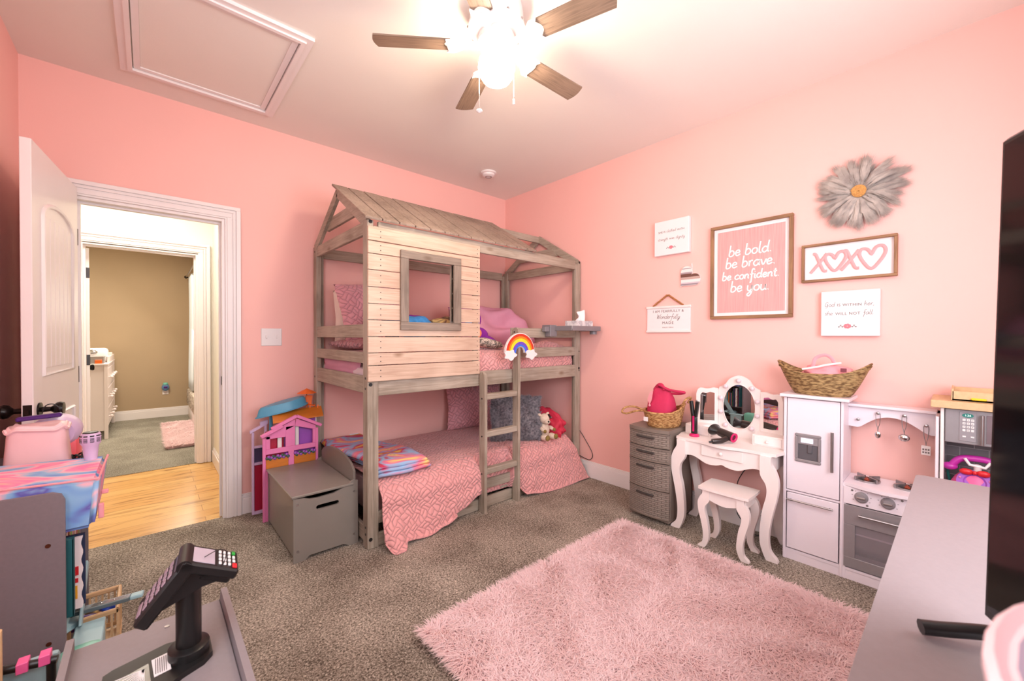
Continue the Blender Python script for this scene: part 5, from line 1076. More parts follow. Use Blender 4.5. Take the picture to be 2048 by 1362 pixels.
put('handset', MB().tube(smooth([(-.17, -3.30, .655), (-.17, -3.325, .69), (-.17, -3.37, .70), (-.17, -3.415, .695), (-.17, -3.44, .66)], 5), .014, 12).ball((-.17, -3.295, .652), (.022, .026, .017), 14).ball((-.17, -3.445, .652), (.022, .026, .017), 14), mat('magenta_purple_plastic', (196, 50, 160), .35), t)
put('handset_cradle', MB().tube([(-.19, -3.34, .70), (-.195, -3.355, .675), (-.195, -3.40, .67), (-.19, -3.415, .695)], .006, 8).cyl((-.18, -3.378, .64), (-.19, -3.378, .675), .012), WHTP, t)
put('ribbon', MB().ball((-.205, -3.345, .645), (.012, .022, .014), 12).ball((-.205, -3.395, .645), (.012, .022, .014), 12).ball((-.21, -3.37, .645), .009, 10), REDP, t)
t = thing('toy_ring', 'green plastic ring handle leaning on the grey brick kitchen back', 'toy', (-.10, -3.30, .56)); put('ring_loop', MB().tube(smooth([(-.12, -3.325, .665), (-.12, -3.295, .662), (-.12, -3.288, .63), (-.12, -3.29, .60), (-.12, -3.30, .555)], 6), .005, 8), TEAL, t)
# ------------------------------------------------------------ wall decor
RT, UP = (0, -1, 0), (0, 0, 1)
def flower_mark(y, z, x, t, s=1):
    m = MB()
    for k in range(7):
        a = 2*PI*k/7; m.ball((x, y+.009*s*math.cos(a), z+.007*s*math.sin(a)), (.0008, .007*s, .006*s), 10)
    put('rose_print', m, mat('rose_print_ink', (236, 120, 130), .8) if 'rose_print_ink' not in bpy.data.materials else bpy.data.materials['rose_print_ink'], t)
    m = MB()
    for sg in (-1, 1):
        m.tube([(x, y+sg*.014*s, z), (x, y+sg*.035*s, z-.002)], .0008, 5)
        for k in range(3): m.ball((x, y+sg*(.019+.007*k)*s, z+.004*s*(1 if k % 2 else -1)), (.0006, .004*s, .0022*s), 8)
    put('leaf_print', m, INK, t)
def line_mb(m, segs, c, gap=.011, r=.0009):
    """one line of mixed block and cursive words on the right wall, centred at c"""
    ws = []; 
    for k, tx, sz in segs:
        if k == 'S': ws.append(sum(GL[q][0]+.08 for q in tx)*sz)
        else: q = text_mb(tx, sz, (0, 0, 0), (1, 0, 0), (0, 1, 0), 0, spacing=1.1); ws.append(max(v[0] for v in q.v)-min(v[0] for v in q.v))
    p = -(sum(ws)+gap*(len(ws)-1))/2
    for (k, tx, sz), w in zip(segs, ws):
        mid = (c[0], c[1]-(p+w/2), c[2])
        if k == 'S': script_mb(m, tx, sz, mid, RT, UP, r)
        else: q = text_mb(tx, sz, (mid[0], mid[1], mid[2]+sz*.32), RT, UP, .0005, spacing=1.1); m.add(q.v, q.f)
        p += w+gap
def canvas(label, y0, y1, z0, z1, th=.035):
    t = thing('canvas_sign', label, 'wall sign', (0, (y0+y1)/2, (z0+z1)/2)); put('canvas', MB().box(-th, -.001, y0, y1, z0, z1, .003), CANV, t); return t, -th-.0006
t, x = canvas('small square white canvas reading she is clothed with strength and dignity', -2.025, -1.762, 1.842, 2.097)
yc = -1.893; m = MB(); line_mb(m, [('T', 'SHE IS', .019), ('S', 'clothed', .0105), ('T', 'WITH', .019)], (x, yc, 2.008)); line_mb(m, [('S', 'strength', .0105), ('T', 'AND', .017), ('S', 'dignity', .0105)], (x, yc, 1.952))
put('lettering', m, INK, t, shade=80); flower_mark(yc, 1.895, x, t)
t, x = canvas('white canvas reading God is within her she will not fall, hung lowest at right', -3.038, -2.787, 1.243, 1.494)
m = MB(); line_mb(m, [('S', 'God', .0125), ('T', 'IS WITHIN', .021), ('S', 'her,', .0125)], (x, -2.91, 1.408)); line_mb(m, [('S', 'she', .0125), ('T', 'WILL NOT', .021), ('S', 'fall.', .0125)], (x, -2.91, 1.360))
put('lettering', m, INK, t, shade=80); flower_mark(-2.905, 1.298, x, t, 1.1)
t = thing('hanging_sign', 'white sign on a wooden bead hanger reading I am fearfully and wonderfully made', 'wall sign', (0, -1.86, 1.37))
put('sign_board', MB().box(-.010, -.001, -2.028, -1.692, 1.283, 1.462, .001), CANV, t); put('sign_bar', MB().box(-.018, -.001, -2.033, -1.687, 1.45, 1.467, .002).box(-.018, -.001, -2.033, -1.687, 1.268, 1.284, .002), WHT, t)
x = -.0106; m = text_mb('I AM FEARFULLY &', .026, (x, -1.86, 1.427), RT, UP, .0006, spacing=1.15); script_mb(m, 'Wonderfully', .0165, (x, -1.86, 1.372), RT, UP, .0014, .3); q = text_mb('MADE', .028, (x, -1.86, 1.34), RT, UP, .0006, spacing=1.3); m.add(q.v, q.f); q = text_mb('PSALM 139:14', .012, (x, -1.86, 1.306), RT, UP, .0006, spacing=1.2); m.add(q.v, q.f)
put('lettering', m, INK, t, shade=80)
m = MB()
for k in range(11):
    for s in (-1, 1): m.ball((-.012, -1.86+s*(.008+.105*k/10), 1.545-.075*k/10), .0076, 10)
put('bead_hanger', m, BEADW, t)
t = thing('heart_ornament', 'sideways wooden heart painted with brown, white and grey stripes', 'ornament', (0, -2.03, 1.65))
def heart(s, k=60):
    return [(16*math.sin(a)**3*s, (13*math.cos(a)-5*math.cos(2*a)-2*math.cos(3*a)-math.cos(4*a))*s) for a in [2*PI*i/k for i in range(k)]]
hp = heart(.0051); ang = R(-45); hp = [(p*math.cos(ang)-q*math.sin(ang), p*math.sin(ang)+q*math.cos(ang)) for p, q in hp]
hy0, hz0 = -2.015, 1.66
put('heart_board', MB().prism([(hy0-p, hz0+q) for p, q in hp], 'x', -.014, -.002), WHT, t, shade=50)
def clip(poly, lo, hi):
    def c(P, f, s):
        o = []
        for a, b in zip(P, P[1:]+P[:1]):
            da, db = s*(a[1]-f), s*(b[1]-f)
            if da >= 0: o.append(a)
            if (da >= 0) != (db >= 0): k = da/(da-db); o.append((a[0]+(b[0]-a[0])*k, a[1]+(b[1]-a[1])*k))
        return o
    return c(c(poly, lo, 1), hi, -1)
zmin = min(q for p, q in hp); zmax = max(q for p, q in hp); hh = zmax-zmin
strp = [(.06, .13, (150, 132, 140)), (.13, .2, (206, 190, 196)), (.34, .46, (190, 160, 150)), (.46, .62, (110, 70, 58)), (.62, .70, (168, 150, 154)), (.86, .90, (170, 156, 160))]
for i, (a, b, c) in enumerate(strp):
    P_ = clip(hp, zmin+hh*a, zmin+hh*b)
    if len(P_) > 2: put('heart_stripe', MB().prism([(hy0-p, hz0+q) for p, q in P_], 'x', -.0152, -.014), mat('stripe_paint_%s' % 'abcdef'[i], c, .6), t)
put('hanging_loop', MB().tube(smooth([(-.008, -2.035, 1.70), (-.008, -2.03, 1.735), (-.008, -2.035, 1.76), (-.008, -2.04, 1.735), (-.008, -2.035, 1.70)], 5), .002, 6), WHTP, t)
t = thing('framed_print', 'large pink framed print reading be bold be brave be confident be you', 'framed print', (0, -2.408, 1.66))
y0, y1, z0, z1 = -2.647, -2.171, 1.357, 1.980
for a, b, c, e, mt in ((y0, y1, z1-.02, z1, OAKX), (y0, y1, z0, z0+.02, OAKX), (y0, y0+.02, z0+.02, z1-.02, OAKZ), (y1-.02, y1, z0+.02, z1-.02, OAKZ)): put('frame', MB().box(-.030, -.001, a, b, c, e, .002), mt, t)
put('mount', MB().box(-.012, -.001, y0+.02, y1-.02, z0+.02, z1-.02), CANV, t); put('print', MB().box(-.0135, -.012, y0+.042, y1-.042, z0+.042, z1-.042), PRINT, t)
m = MB(); xx = -.0142; yc = (y0+y1)/2-.002
for s_, z, sz in (('be bold.', 1.770, .036), ('be brave.', 1.692, .036), ('be confident.', 1.614, .0285), ('be you.', 1.534, .036)): script_mb(m, s_, sz, (xx, yc, z), RT, (0, .04, 1), .0042, .12)
put('lettering', m, LETW, t, shade=80)
t = thing('framed_sign', 'wide wood framed sign with pink XOXO letters where the Os are hearts', 'wall sign', (0, -2.9, 1.665))
y0, y1, z0, z1 = -3.102, -2.691, 1.555, 1.773
for a, b, c, e, mt in ((y0, y1, z1-.014, z1, OAKX), (y0, y1, z0, z0+.014, OAKX), (y0, y0+.014, z0+.014, z1-.014, OAKZ), (y1-.014, y1, z0+.014, z1-.014, OAKZ)): put('frame', MB().box(-.032, -.001, a, b, c, e, .002), mt, t)
put('sign_board', MB().box(-.012, -.001, y0+.014, y1-.014, z0+.014, z1-.014), CANV, t)
x = -.017; zc = 1.664
def xl(yc, s=1):
    m = MB()
    m.tube([Vector((x, yc-p, zc+q)) for p, q in [(v.x, v.y) for v in smooth([(-.03, .052, 0), (-.018, .05, 0), (.0, 0, 0), (.018, -.045, 0), (.035, -.05, 0)], 6)]], .0075, 8, flat=(1, 0, 0))
    m.tube([Vector((x, yc-p, zc+q)) for p, q in [(v.x, v.y) for v in smooth([(.034, .05, 0), (.0, .0, 0), (-.042, -.055, 0)], 6)]], .0075, 8, flat=(1, 0, 0)); return m
def hl(yc, s):
    m = MB(); pts = smooth([(0, .015, 0), (-.015, .042, 0), (-.038, .045, 0), (-.046, .02, 0), (-.03, -.02, 0), (0, -.055, 0), (.035, -.015, 0), (.052, .025, 0), (.042, .052, 0), (.018, .05, 0), (0, .015, 0)], 5)
    m.tube([Vector((x, yc-p.x*s, zc+p.y*s)) for p in pts[:-1]], .0075, 8, closed=True, flat=(1, 0, 0)); return m
put('letter', xl(-2.775), LETP, t, shade=80); put('letter', hl(-2.845, .95), LETP, t, shade=80); put('letter', xl(-2.915), LETP, t, shade=80); put('letter', hl(-3.0, 1.08), LETP, t, shade=80)
# feather flower
t = thing('feather_wall_flower', 'grey feathery round wall hanging with a woven straw centre', 'wall hanging', (0, -2.948, 2.022))
put('flower_backing', MB().cyl((-.012, -2.948, 2.022), (-.001, -2.948, 2.022), .10, n=32), FEATH, t)
g = np.random.default_rng(3); n = 15000; nc = 74
ca_ = (np.arange(nc)+.8*g.random(nc))/nc*2*PI; cd_ = .008+.04*g.random(nc); cm = .74+.30*g.random(nc)   # feather bundles
k_ = g.integers(0, nc, n); ac = ca_[k_]; a = ac+.10*g.standard_normal(n)
Rm = .205+.010*np.sin(3*ac+1)+.010*np.sin(5*ac+2.2)+.012*np.exp(-((ac-.22)/.22)**2); ln = Rm*cm[k_]*(.6+.45*g.random(n)**.6); rr0 = .02+.02*g.random(n)
bend = (.22*np.sin(ca_*5+1)+.12*g.standard_normal(nc))[k_]
def pt(r, aa, x_): return np.stack([-x_, -2.948-r*np.cos(aa), 2.022+r*np.sin(aa)], 1)
wv = .0011; dep = cd_[k_]+.006*g.random(n)
a2_ = ac+bend+.055*g.standard_normal(n)
P0 = pt(rr0, ac+.15*g.standard_normal(n), dep*.5+.01); P1 = pt(ln*.55, ac*.6+a*.4+bend*.3, dep+.012); P2 = pt(ln, a2_, dep*.6+.006)
T = np.stack([0*a, np.sin(a), np.cos(a)], 1)*wv; V = np.stack([P0-T, P0+T, P1-T, P1+T, P2], 1).reshape(-1, 3); b = np.arange(n)[:, None]*5
put_hairs('feathers', (V, np.hstack([b, b+1, b+3, b+2]), np.hstack([b+2, b+3, b+4])), FEATH, t, kind='stuff')
m = MB(); pts = []
for k in range(200): q = k/200*2*PI*5.5; rr = .004+.028*k/200; pts.append((-.055+.006*(k/200)**2, -2.948-rr*math.cos(q), 2.022+rr*math.sin(q)))
m.tube(pts, .0032, 6); m.cyl((-.05, -2.948, 2.022), (-.02, -2.948, 2.022), .03); put('straw_centre', m, ROPE, t)

# ------------------------------------------------------------ left side: bookshelf and what stands on it
t = thing('bookshelf', 'grey low bookshelf against the left wall, seen from its end panel', 'bookshelf', (-3.24, -1.1, 0))
SX = -3.092; sy0, sy1 = -1.40, -.735
sp = [(-3.385, 0), (SX, 0), (SX, .705), (SX-.008, .725), (SX-.028, .734), (-3.385, .738)]
for (a, b) in ((sy0, sy0+.014), (sy1-.014, sy1)): put('end_panel', MB().prism(sp, 'y', a, b), GREYD, t, shade=20)
for z in (.05, .29, .565): put('shelf', MB().box(-3.378, SX-.012, sy0+.014, sy1-.014, z, z+.014), GREYD, t)
put('back_panel', MB().box(-3.385, -3.378, sy0+.014, sy1-.014, .0, .73), GREYD, t)
m = MB()
for z in (.569, .256): m.cyl((SX-.037, sy0-.0015, z), (SX-.037, sy0+.001, z), .0065, n=12)
put('screw', m, mat('copper_screw', (96, 50, 34), .4, metal=.5), t)
cols = [(206, 60, 50), (60, 110, 150), (226, 190, 60), (240, 230, 220), (70, 130, 90), (150, 90, 160), (230, 130, 60), (40, 50, 80), (190, 200, 210), (236, 150, 180), (120, 70, 50), (90, 160, 170), (110, 180, 80)]
bm_ = [mat('book_cover_%s' % 'abcdefghijklm'[i], c, .5, var=.05) for i, c in enumerate(cols)]
y = sy0+.03; k = 0; nm = ['red', 'blue', 'yellow', 'cream', 'green', 'violet', 'orange', 'navy', 'pale grey', 'pink', 'brown', 'aqua', 'lime']
while y < sy1-.05:
    w_ = random.uniform(.010, .022); h_ = random.uniform(.16, .225); dp = random.uniform(.15, .21); i = k*5 % 13
    b = thing('picture_book', '%s spined picture book in the bookshelf row, %s' % (nm[i], ['nearest the panel end', 'among the middle of the row', 'toward the far end'][min(2, int((y-sy0)/.2))]), 'book', (SX-.02-dp/2, y+w_/2, .3045), group='picture books in the bookshelf')
    put('book_cover', MB().box(SX-.02-dp, SX-.02, y, y+.0015, .3045, .3045+h_).box(SX-.02-dp, SX-.02, y+w_-.0015, y+w_, .3045, .3045+h_).box(SX-.0215, SX-.02, y, y+w_, .3045, .3045+h_), bm_[i], b)
    put('pages', MB().box(SX-.02-dp+.003, SX-.022, y+.0015, y+w_-.0015, .308, .3045+h_-.004), CANV, b)
    y += w_+.0015; k += 1
t = thing('lap_desk', 'boxy cushion covered in pastel tie-dye fabric on top of the grey bookshelf', 'cushion', (-3.2, -1.2, .58))
c8 = [(-3.382, -1.385, .566), (-3.03, -1.372, .566), (-3.03, -1.06, .585), (-3.382, -1.06, .585), (-3.382, -1.372, .752), (-3.017, -1.372, .732), (-3.012, -1.055, .742), (-3.382, -1.055, .762)]
bm = bmesh.new(); vv = [bm.verts.new(p) for p in c8]
for f in ((0, 3, 2, 1), (4, 5, 6, 7), (0, 1, 5, 4), (1, 2, 6, 5), (2, 3, 7, 6), (3, 0, 4, 7)): bm.faces.new([vv[i] for i in f])
bmesh.ops.translate(bm, vec=(0, .012, .016), verts=bm.verts[:])
bmesh.ops.bevel(bm, geom=bm.edges[:], offset=.014, segments=3, affect='EDGES'); bm.verts.index_update(); m = MB(); m.add([tuple(v.co) for v in bm.verts], [[v.index for v in f.verts] for f in bm.faces]); bm.free()
put('cushion_cover', m, DYE1, t, shade=60); put('piping', MB().tube([(-3.38, -1.358, .766), (-3.018, -1.358, .747), (-3.013, -1.045, .757)], .004, 6), PINKF, t); put('fabric_tab', MB().box(-3.016, -2.998, -1.30, -1.285, .675, .688, .002), PINKF, t); put('fabric_tab', MB().box(-3.022, -3.008, -1.33, -1.315, .60, .65, .002), PINKF, t)
t = thing('storage_tub', 'pale pink plastic tub standing upside down behind the tie-dye cushion', 'storage tub', (-3.2, -.93, .58))
V = []; F = []
lev = [(0, 1.10), (.285, .86), (.297, .88), (.307, .86), (.313, .80)]
for z, s in lev:
    for j in range(36):
        a = 2*PI*j/36; e = .4; cx_ = math.copysign(abs(math.cos(a))**e, math.cos(a)); sy_ = math.copysign(abs(math.sin(a))**e, math.sin(a)); V.append((-3.205+.088*s*cx_, -.958+.055*s*sy_, .580+z+.006*(z > .28)*math.sin(6*a)))
for i in range(len(lev)-1):
    for j in range(36): F.append((i*36+j, i*36+(j+1) % 36, (i+1)*36+(j+1) % 36, (i+1)*36+j))
F.append(tuple(range((len(lev)-1)*36, len(lev)*36))); put('tub_shell', MB().add(V, F), PALEP, t, shade=50)
put('tub_lip', MB().tube([(-3.205+.079*math.copysign(abs(math.cos(a))**.4, math.cos(a)), -.958+.049*math.copysign(abs(math.sin(a))**.4, math.sin(a)), .878+.006*math.sin(6*a)) for a in [2*PI*k/48 for k in range(48)]], .006, 6, closed=True), PALEP, t)
# low stool-height toy cabinet top continuing behind the bookshelf carries the karaoke speaker
t = thing('karaoke_machine', 'coral and lilac karaoke machine with purple handle behind the pink tub', 'toy speaker', (-3.16, -.68, .5))
put('speaker_body', MB().box(-3.25, -3.105, -.895, -.755, .58, .85, .03), CORAL, t); put('speaker_shell', MB().lathe([(.001, 0), (.06, .0), (.075, .03), (.075, .12), (.06, .15), (.001, .15)], (-3.175, -.76, .84), 28, Matrix.Rotation(PI/2, 4, 'X') , sx=1, sy=.9), LILAC, t, shade=50)
put('carry_handle', MB().bar((-3.27, -.90, .91), (-3.15, -.90, .917), .03, .016, (0, 0, 1), .004), DKPUR, t)
put('wire_loop', MB().tube(smooth([(-3.21, -.85, .92), (-3.20, -.85, .95), (-3.18, -.85, .955), (-3.16, -.85, .935)], 6), .002, 6), BLACK, t)
put('mic_cable', MB().tube([(-3.105+.016*math.cos(k*.9), -.93+.02*math.sin(k*1.3), .755-.01*abs((k % 6)-3)) for k in range(24)], .0035, 6), BLACK, t)
t = thing('toy_microphone', 'lilac toy microphone with black slots standing at the far corner of the tie-dye cushion', 'microphone', (-3.057, -1.085, .757))
MC = (-3.057, -1.085, 0)
put('mic_body', MB().lathe([(.018, .7575), (.021, .79), (.023, .812), (.029, .822), (.0295, .846), (.027, .858), (.025, .860)], MC, 28), LILAC, t); put('mic_top', MB().lathe([(.025, .858), (.02, .864), (.001, .866)], MC, 24), BLACK, t)
m = MB()
for k in range(10):
    a0 = R(-150+36*k)
    for zz, th_ in ((.851, .004), (.842, .002), (.8375, .002), (.833, .002), (.8285, .002)):
        m.bar((MC[0]+.0292*math.cos(a0-.2), MC[1]+.0292*math.sin(a0-.2), zz), (MC[0]+.0292*math.cos(a0+.2), MC[1]+.0292*math.sin(a0+.2), zz), .003, th_, (0, 0, 1), 0)
put('mic_slots', m, BLACK, t)
# books sticking out of the shelf front and the toys on the floor beyond
t = thing('picture_book', 'tall dark teal book sticking out of the front of the bookshelf', 'book', (-3.07, -1.36, .3)); put('book_cover', MB().box(-3.20, -3.076, -1.378, -1.371, .31, .566, .001).box(-3.20, -3.076, -1.357, -1.350, .31, .566, .001).box(-3.079, -3.076, -1.378, -1.350, .31, .566), DTEAL, t); put('pages', MB().box(-3.198, -3.080, -1.371, -1.357, .315, .561), CANV, t)
t = thing('picture_book', 'thin white scallop-edged booklet behind the dark teal book', 'book', (-3.04, -1.3, .3))
sc = [(-3.19, .305), (-3.066, .305)]+[(-3.062+.0025*math.sin(k*1.1), .305+.245*k/24) for k in range(25)]+[(-3.19, .55)]
put('book_cover', MB().prism(sc, 'y', -1.322, -1.314), CANV, t); put('cover_picture', MB().box(-3.078, -3.070, -1.3235, -1.322, .42, .45).box(-3.078, -3.071, -1.3235, -1.322, .395, .41), REDP, t); put('cover_stripe', MB().box(-3.078, -3.073, -1.3235, -1.322, .34, .385), mat('amber_print', (240, 170, 40), .6), t)
t = thing('picture_book', 'dark navy hardback edge behind the scalloped booklet', 'book', (-3.02, -1.28, .3)); put('book_cover', MB().box(-3.18, -3.056, -1.300, -1.285, .305, .55, .001), bm_[7], t)
t = thing('toy_box_set', 'pale blue folding toy board standing open on the carpet by the bookshelf', 'toy', (-3.05, -1.3, 0)); put('upright_board', MB().bar((-3.072, -1.27, .215), (-3.062, -1.17, .40), .05, .008, (1, 0, 0), .002), LTBL, t)
put('flat_board', MB().box(-3.085, -3.01, -1.42, -1.25, .20, .215, .003), LTBL, t); put('board_foot', MB().box(-3.08, -3.01, -1.40, -1.27, 0, .20, .004), LTBL, t)
t = thing('toy_guitar', 'toy guitar with grey fretboard and pale blue head lying across the tan tray', 'toy guitar', (-2.95, -1.15, .22))
a = Vector((-3.10, -1.215, .245)); b = Vector((-2.945, -1.24, .25)); c = Vector((-2.908, -1.246, .252))
put('fretboard', MB().bar(a, b, .034, .014, (0, 0, 1), .002), mat('slate_plastic', (96, 106, 110), .4), t); put('headstock', MB().bar(b, c, .03, .014, (0, 0, 1), .003), LTBL, t)
m = MB(); 
for k in range(4): q = Vector((0, 0, .008)); o_ = (b-a).cross(Vector((0, 0, 1))).normalized()*(.009-.006*k); m.tube([a+q+o_, b+q+o_], .0008, 5)
for k in (.5, .72): m.ball(a.lerp(b, k)+Vector((0, 0, .0085)), (.004, .004, .001), 8)
put('guitar_strings', m, CHROME, t); put('guitar_body', blob((-3.16, -1.22, .215), (.09, .08, .022), amp=.1), LTBL, t)
t = thing('toy_basket', 'tan plastic tray basket full of small toys on the carpet', 'basket', (-3.03, -1.05, .0))
m = MB(); bx0, bx1, by0, by1 = -3.13, -2.978, -1.16, -.955
for zz, w_ in ((.165, .012), (.02, .01)):
    m.box(bx0, bx1, by0, by0+w_, zz, zz+.02, .004); m.box(bx0, bx1, by1-w_, by1, zz, zz+.02, .004); m.box(bx0, bx0+w_, by0, by1, zz, zz+.02, .004); m.box(bx1-w_, bx1, by0, by1, zz, zz+.02, .004)
for k in range(9):
    f = k/8; m.box(bx0+(bx1-bx0-.006)*f, bx0+(bx1-bx0-.006)*f+.006, by0+.002, by0+.008, .03, .17); m.box(bx0+(bx1-bx0-.006)*f, bx0+(bx1-bx0-.006)*f+.006, by1-.008, by1-.002, .03, .17)
    m.box(bx1-.008, bx1-.002, by0+(by1-by0-.006)*f, by0+(by1-by0-.006)*f+.006, .03, .17); m.box(bx0+.002, bx0+.008, by0+(by1-by0-.006)*f, by0+(by1-by0-.006)*f+.006, .03, .17)
m.box(bx0, bx1, by0, by1, .003, .012); put('basket_frame', m, TANW, t)
for i, (nme, mt, c, r) in enumerate((('blue', mat('royal_blue_plastic', (40, 80, 200), .35), (-3.01, -1.03, .135), (.03, .025, .022)), ('brown', BEADW, (-3.04, -1.07, .125), (.022, .022, .02)), ('purple', DKPUR, (-3.08, -1.06, .12), (.04, .03, .025)), ('green', GREEN, (-2.998, -1.0, .12), (.012, .02, .018)), ('tan', SOCK, (-3.05, -1.01, .12), (.03, .03, .025)))):
    o = put('small_toy', blob(c, r, amp=.25, f=2, seed=i), mt, None, '%s little toy lying in the tan tray basket' % nme, 'toy', 'toys in the tan basket')
t = thing('toy_ball', 'orange and green little toy on the carpet beside the tan basket', 'toy', (-2.99, -1.27, .03)); put('toy_body', blob((-2.985, -1.25, .03), (.02, .02, .028), amp=.1), ORNG, t); put('toy_leaf', blob((-3.0, -1.27, .03), (.012, .012, .028), amp=.1), GREEN, t); put('toy_ring', MB().tube([(-2.985+.022*math.cos(a), -1.25+.022*math.sin(a), .055) for a in [2*PI*k/16 for k in range(16)]], .003, 6, closed=True), YELL, t)
t = thing('mint_toy_case', 'rounded mint green plastic toy case on the floor between shelf and counter', 'toy case', (-3.05, -1.5, 0)); put('case_body', MB().box(-3.11, -3.0, -1.56, -1.43, .10, .25, .03), MINT, t); put('case_base', MB().box(-3.13, -2.99, -1.60, -1.42, .0, .115, .01), TEAL, t); put('case_clasp', MB().box(-3.035, -3.01, -1.61, -1.60, .11, .12, .002), TANW, t)
t = thing('toy_grill', 'small maroon ribbed toy grill beside the mint toy case', 'toy', (-3.13, -1.55, 0)); m = MB().box(-3.20, -3.095, -1.66, -1.58, 0, .235, .008); put('grill_body', m, BLACK, t); m = MB()
for k in range(5): m.box(-3.19, -3.105, -1.652+k*.015, -1.645+k*.015, .235, .247, .003)
put('grill_bars', m, MAROON, t)
# ------------------------------------------------------------ toy counter with card terminal
t = thing('checkout_counter', 'grey toy checkout counter with raised side lips in the foreground', 'counter', (-2.89, -2.3, 0))
put('counter_top', MB().box(-3.03, -2.745, -2.62, -1.945, .486, .50, .002), GREYT, t)
put('counter_body', MB().box(-3.02, -2.755, -2.60, -1.96, 0, .486, .002), GREYL, t)
put('side_lip', MB().add([], []).prism([(-2.752, .40), (-2.738, .40), (-2.728, .525), (-2.742, .525)], 'y', -2.63, -1.94), GREYT, t); put('side_lip', MB().prism([(-3.035, .40), (-3.022, .40), (-3.022, .525), (-3.035, .525)], 'y', -2.63, -1.94), GREYT, t)
put('counter_screw', MB().cyl((-2.858, -1.99, .5), (-2.858, -1.99, .502), .005, n=12), METAL, t)
t = thing('card_terminal', 'black toy card terminal with two keypads on a post, on the grey counter', 'card terminal', (-2.84, -2.17, .5))
bp = [(-2.98, -2.36), (-2.985, -2.10), (-2.96, -2.09), (-2.80, -2.075), (-2.785, -2.09), (-2.782, -2.20), (-2.80, -2.235), (-2.88, -2.25), (-2.90, -2.38)]
bp = [(-2.975, -2.34), (-2.965, -2.115), (-2.95, -2.105), (-2.862, -2.083), (-2.80, -2.098), (-2.783, -2.12), (-2.783, -2.18), (-2.80, -2.20), (-2.838, -2.215), (-2.862, -2.235), (-2.885, -2.34)]
put('base_plate', MB().prism(bp, 'z', .5, .512), BLACK, t); put('scan_window', MB().prism([(-2.955, -2.33), (-2.953, -2.155), (-2.893, -2.135), (-2.888, -2.22), (-2.91, -2.33)], 'z', .512, .5135), mat('silver_film', (150, 150, 146), .25, metal=.7), t)
m = MB()
for k in range(11): a = R(180+k*9); m.bar((-2.90, -2.15, .5137), (-2.90+.075*math.cos(a), -2.15+.16*math.sin(a)*.9, .5137), .0016, .0008, (0, 0, 1), 0)
put('film_rays', m, WHTP, t)
put('label_sticker', MB().prism([(-2.888, -2.128), (-2.860, -2.122), (-2.856, -2.185), (-2.884, -2.190)], 'z', .512, .5135), WHTP, t)
m = MB()
for k in range(6): m.box(-2.882+.0035*k, -2.8805+.0035*k, -2.183, -2.13, .5135, .5138)
put('label_lines', m, INK, t)
pc = Vector((-2.824, -2.150, 0))
put('post_foot', MB().lathe([(.036, .512), (.036, .53), (.030, .534)], pc, 28, sx=1.05, sy=1.15), BLACK, t); put('post', MB().lathe([(.0235, .53), (.0235, .70)], pc, 28, sx=1.0, sy=1.0), BLACK, t)
HC = Vector((-2.829, -2.150, 0)); zr = .742; hw = .049
# two slabs leaning like a roof: left one steep, right one shallow
def slab(sgn, length, slope, th, w=hw):
    dr_ = Vector((sgn*math.cos(slope), 0, -math.sin(slope))); nr = Vector((sgn*math.sin(slope), 0, math.cos(slope)))
    return dr_, nr
RZ = Matrix.Translation(HC) @ Matrix.Rotation(R(-6), 4, 'Z')
def TP(v): return RZ @ Vector(v)
dl, nl = slab(-1, .13, R(52), .03); dr_, nr = slab(1, .11, R(27), .028)
def sl(d_, n_, s0, s1, y0, y1, t0, t1, bev=.003):
    base = Vector((0, 0, zr)); M = Matrix((d_, Vector((0, 1, 0)), n_)).transposed().to_4x4(); M.translation = base
    return MB().box(s0, s1, y0, y1, t0, t1, bev, RZ @ M)
put('keypad_slab', sl(dl, nl, -.004, .138, -hw, hw, -.028, 0, .004), BLACK, t); put('card_reader', sl(dr_, nr, -.004, .112, -hw, hw, -.022, 0, .004), BLACK, t)
put('head_joint', MB().cyl(TP((0, -hw*.98, zr-.012)), TP((0, hw*.98, zr-.012)), .014).add([TP(p) for p in ((-.07, -.028, zr-.115), (.03, -.028, zr-.075), (.085, -.028, zr-.068), (.0, -.028, zr-.02), (-.07, .028, zr-.115), (.03, .028, zr-.075), (.085, .028, zr-.068), (.0, .028, zr-.02))], [(0, 1, 2, 3), (7, 6, 5, 4), (0, 4, 5, 1), (1, 5, 6, 2), (2, 6, 7, 3), (3, 7, 4, 0)]), BLACK, t)
keyp = mat('mauve_key', (150, 124, 134), .35); m = MB(); 
for i in range(6):
    for j in range(3):
        if i == 5 and j: continue
        q = sl(dl, nl, .034+.0165*i, .045+.0165*i, -.036+.026*j, -.017+.026*j+(.0 if i < 5 else .03), 0, .003, .001); m.add(q.v, q.f)
put('keypad_keys', m, keyp, t); q = sl(dl, nl, .008, .028, -.036, .036, 0, .001, 0); put('small_display', q, mat('dark_display', (90, 78, 84), .2), t)
put('reader_screen', sl(dr_, nr, .014, .06, -.037, .037, 0, .001, 0), SCREEN, t); m = MB()
for i in range(4):
    for j in range(4):
        if i == 3 and j in (0, 3): continue
        q = sl(dr_, nr, .068+.0098*i, .074+.0098*i, -.034+.019*j, -.022+.019*j, 0, .003, .001); m.add(q.v, q.f)
put('reader_keys', m, WHTP, t)
put('green_key', sl(dr_, nr, .0965, .104, .024, .038, 0, .004, .001), GREEN, t); put('red_key', sl(dr_, nr, .0965, .106, -.042, -.024, 0, .004, .001), REDP, t)
put('stylus_wire', MB().tube(smooth([TP((.0, -.034, zr-.01)), TP((.03, -.040, zr-.045)), TP((.065, -.034, zr-.040)), TP((.075, -.02, zr-.012)), TP((.06, .01, zr-.016)), TP((.035, -.02, zr-.012))], 6), .001, 5), BLACK, t)
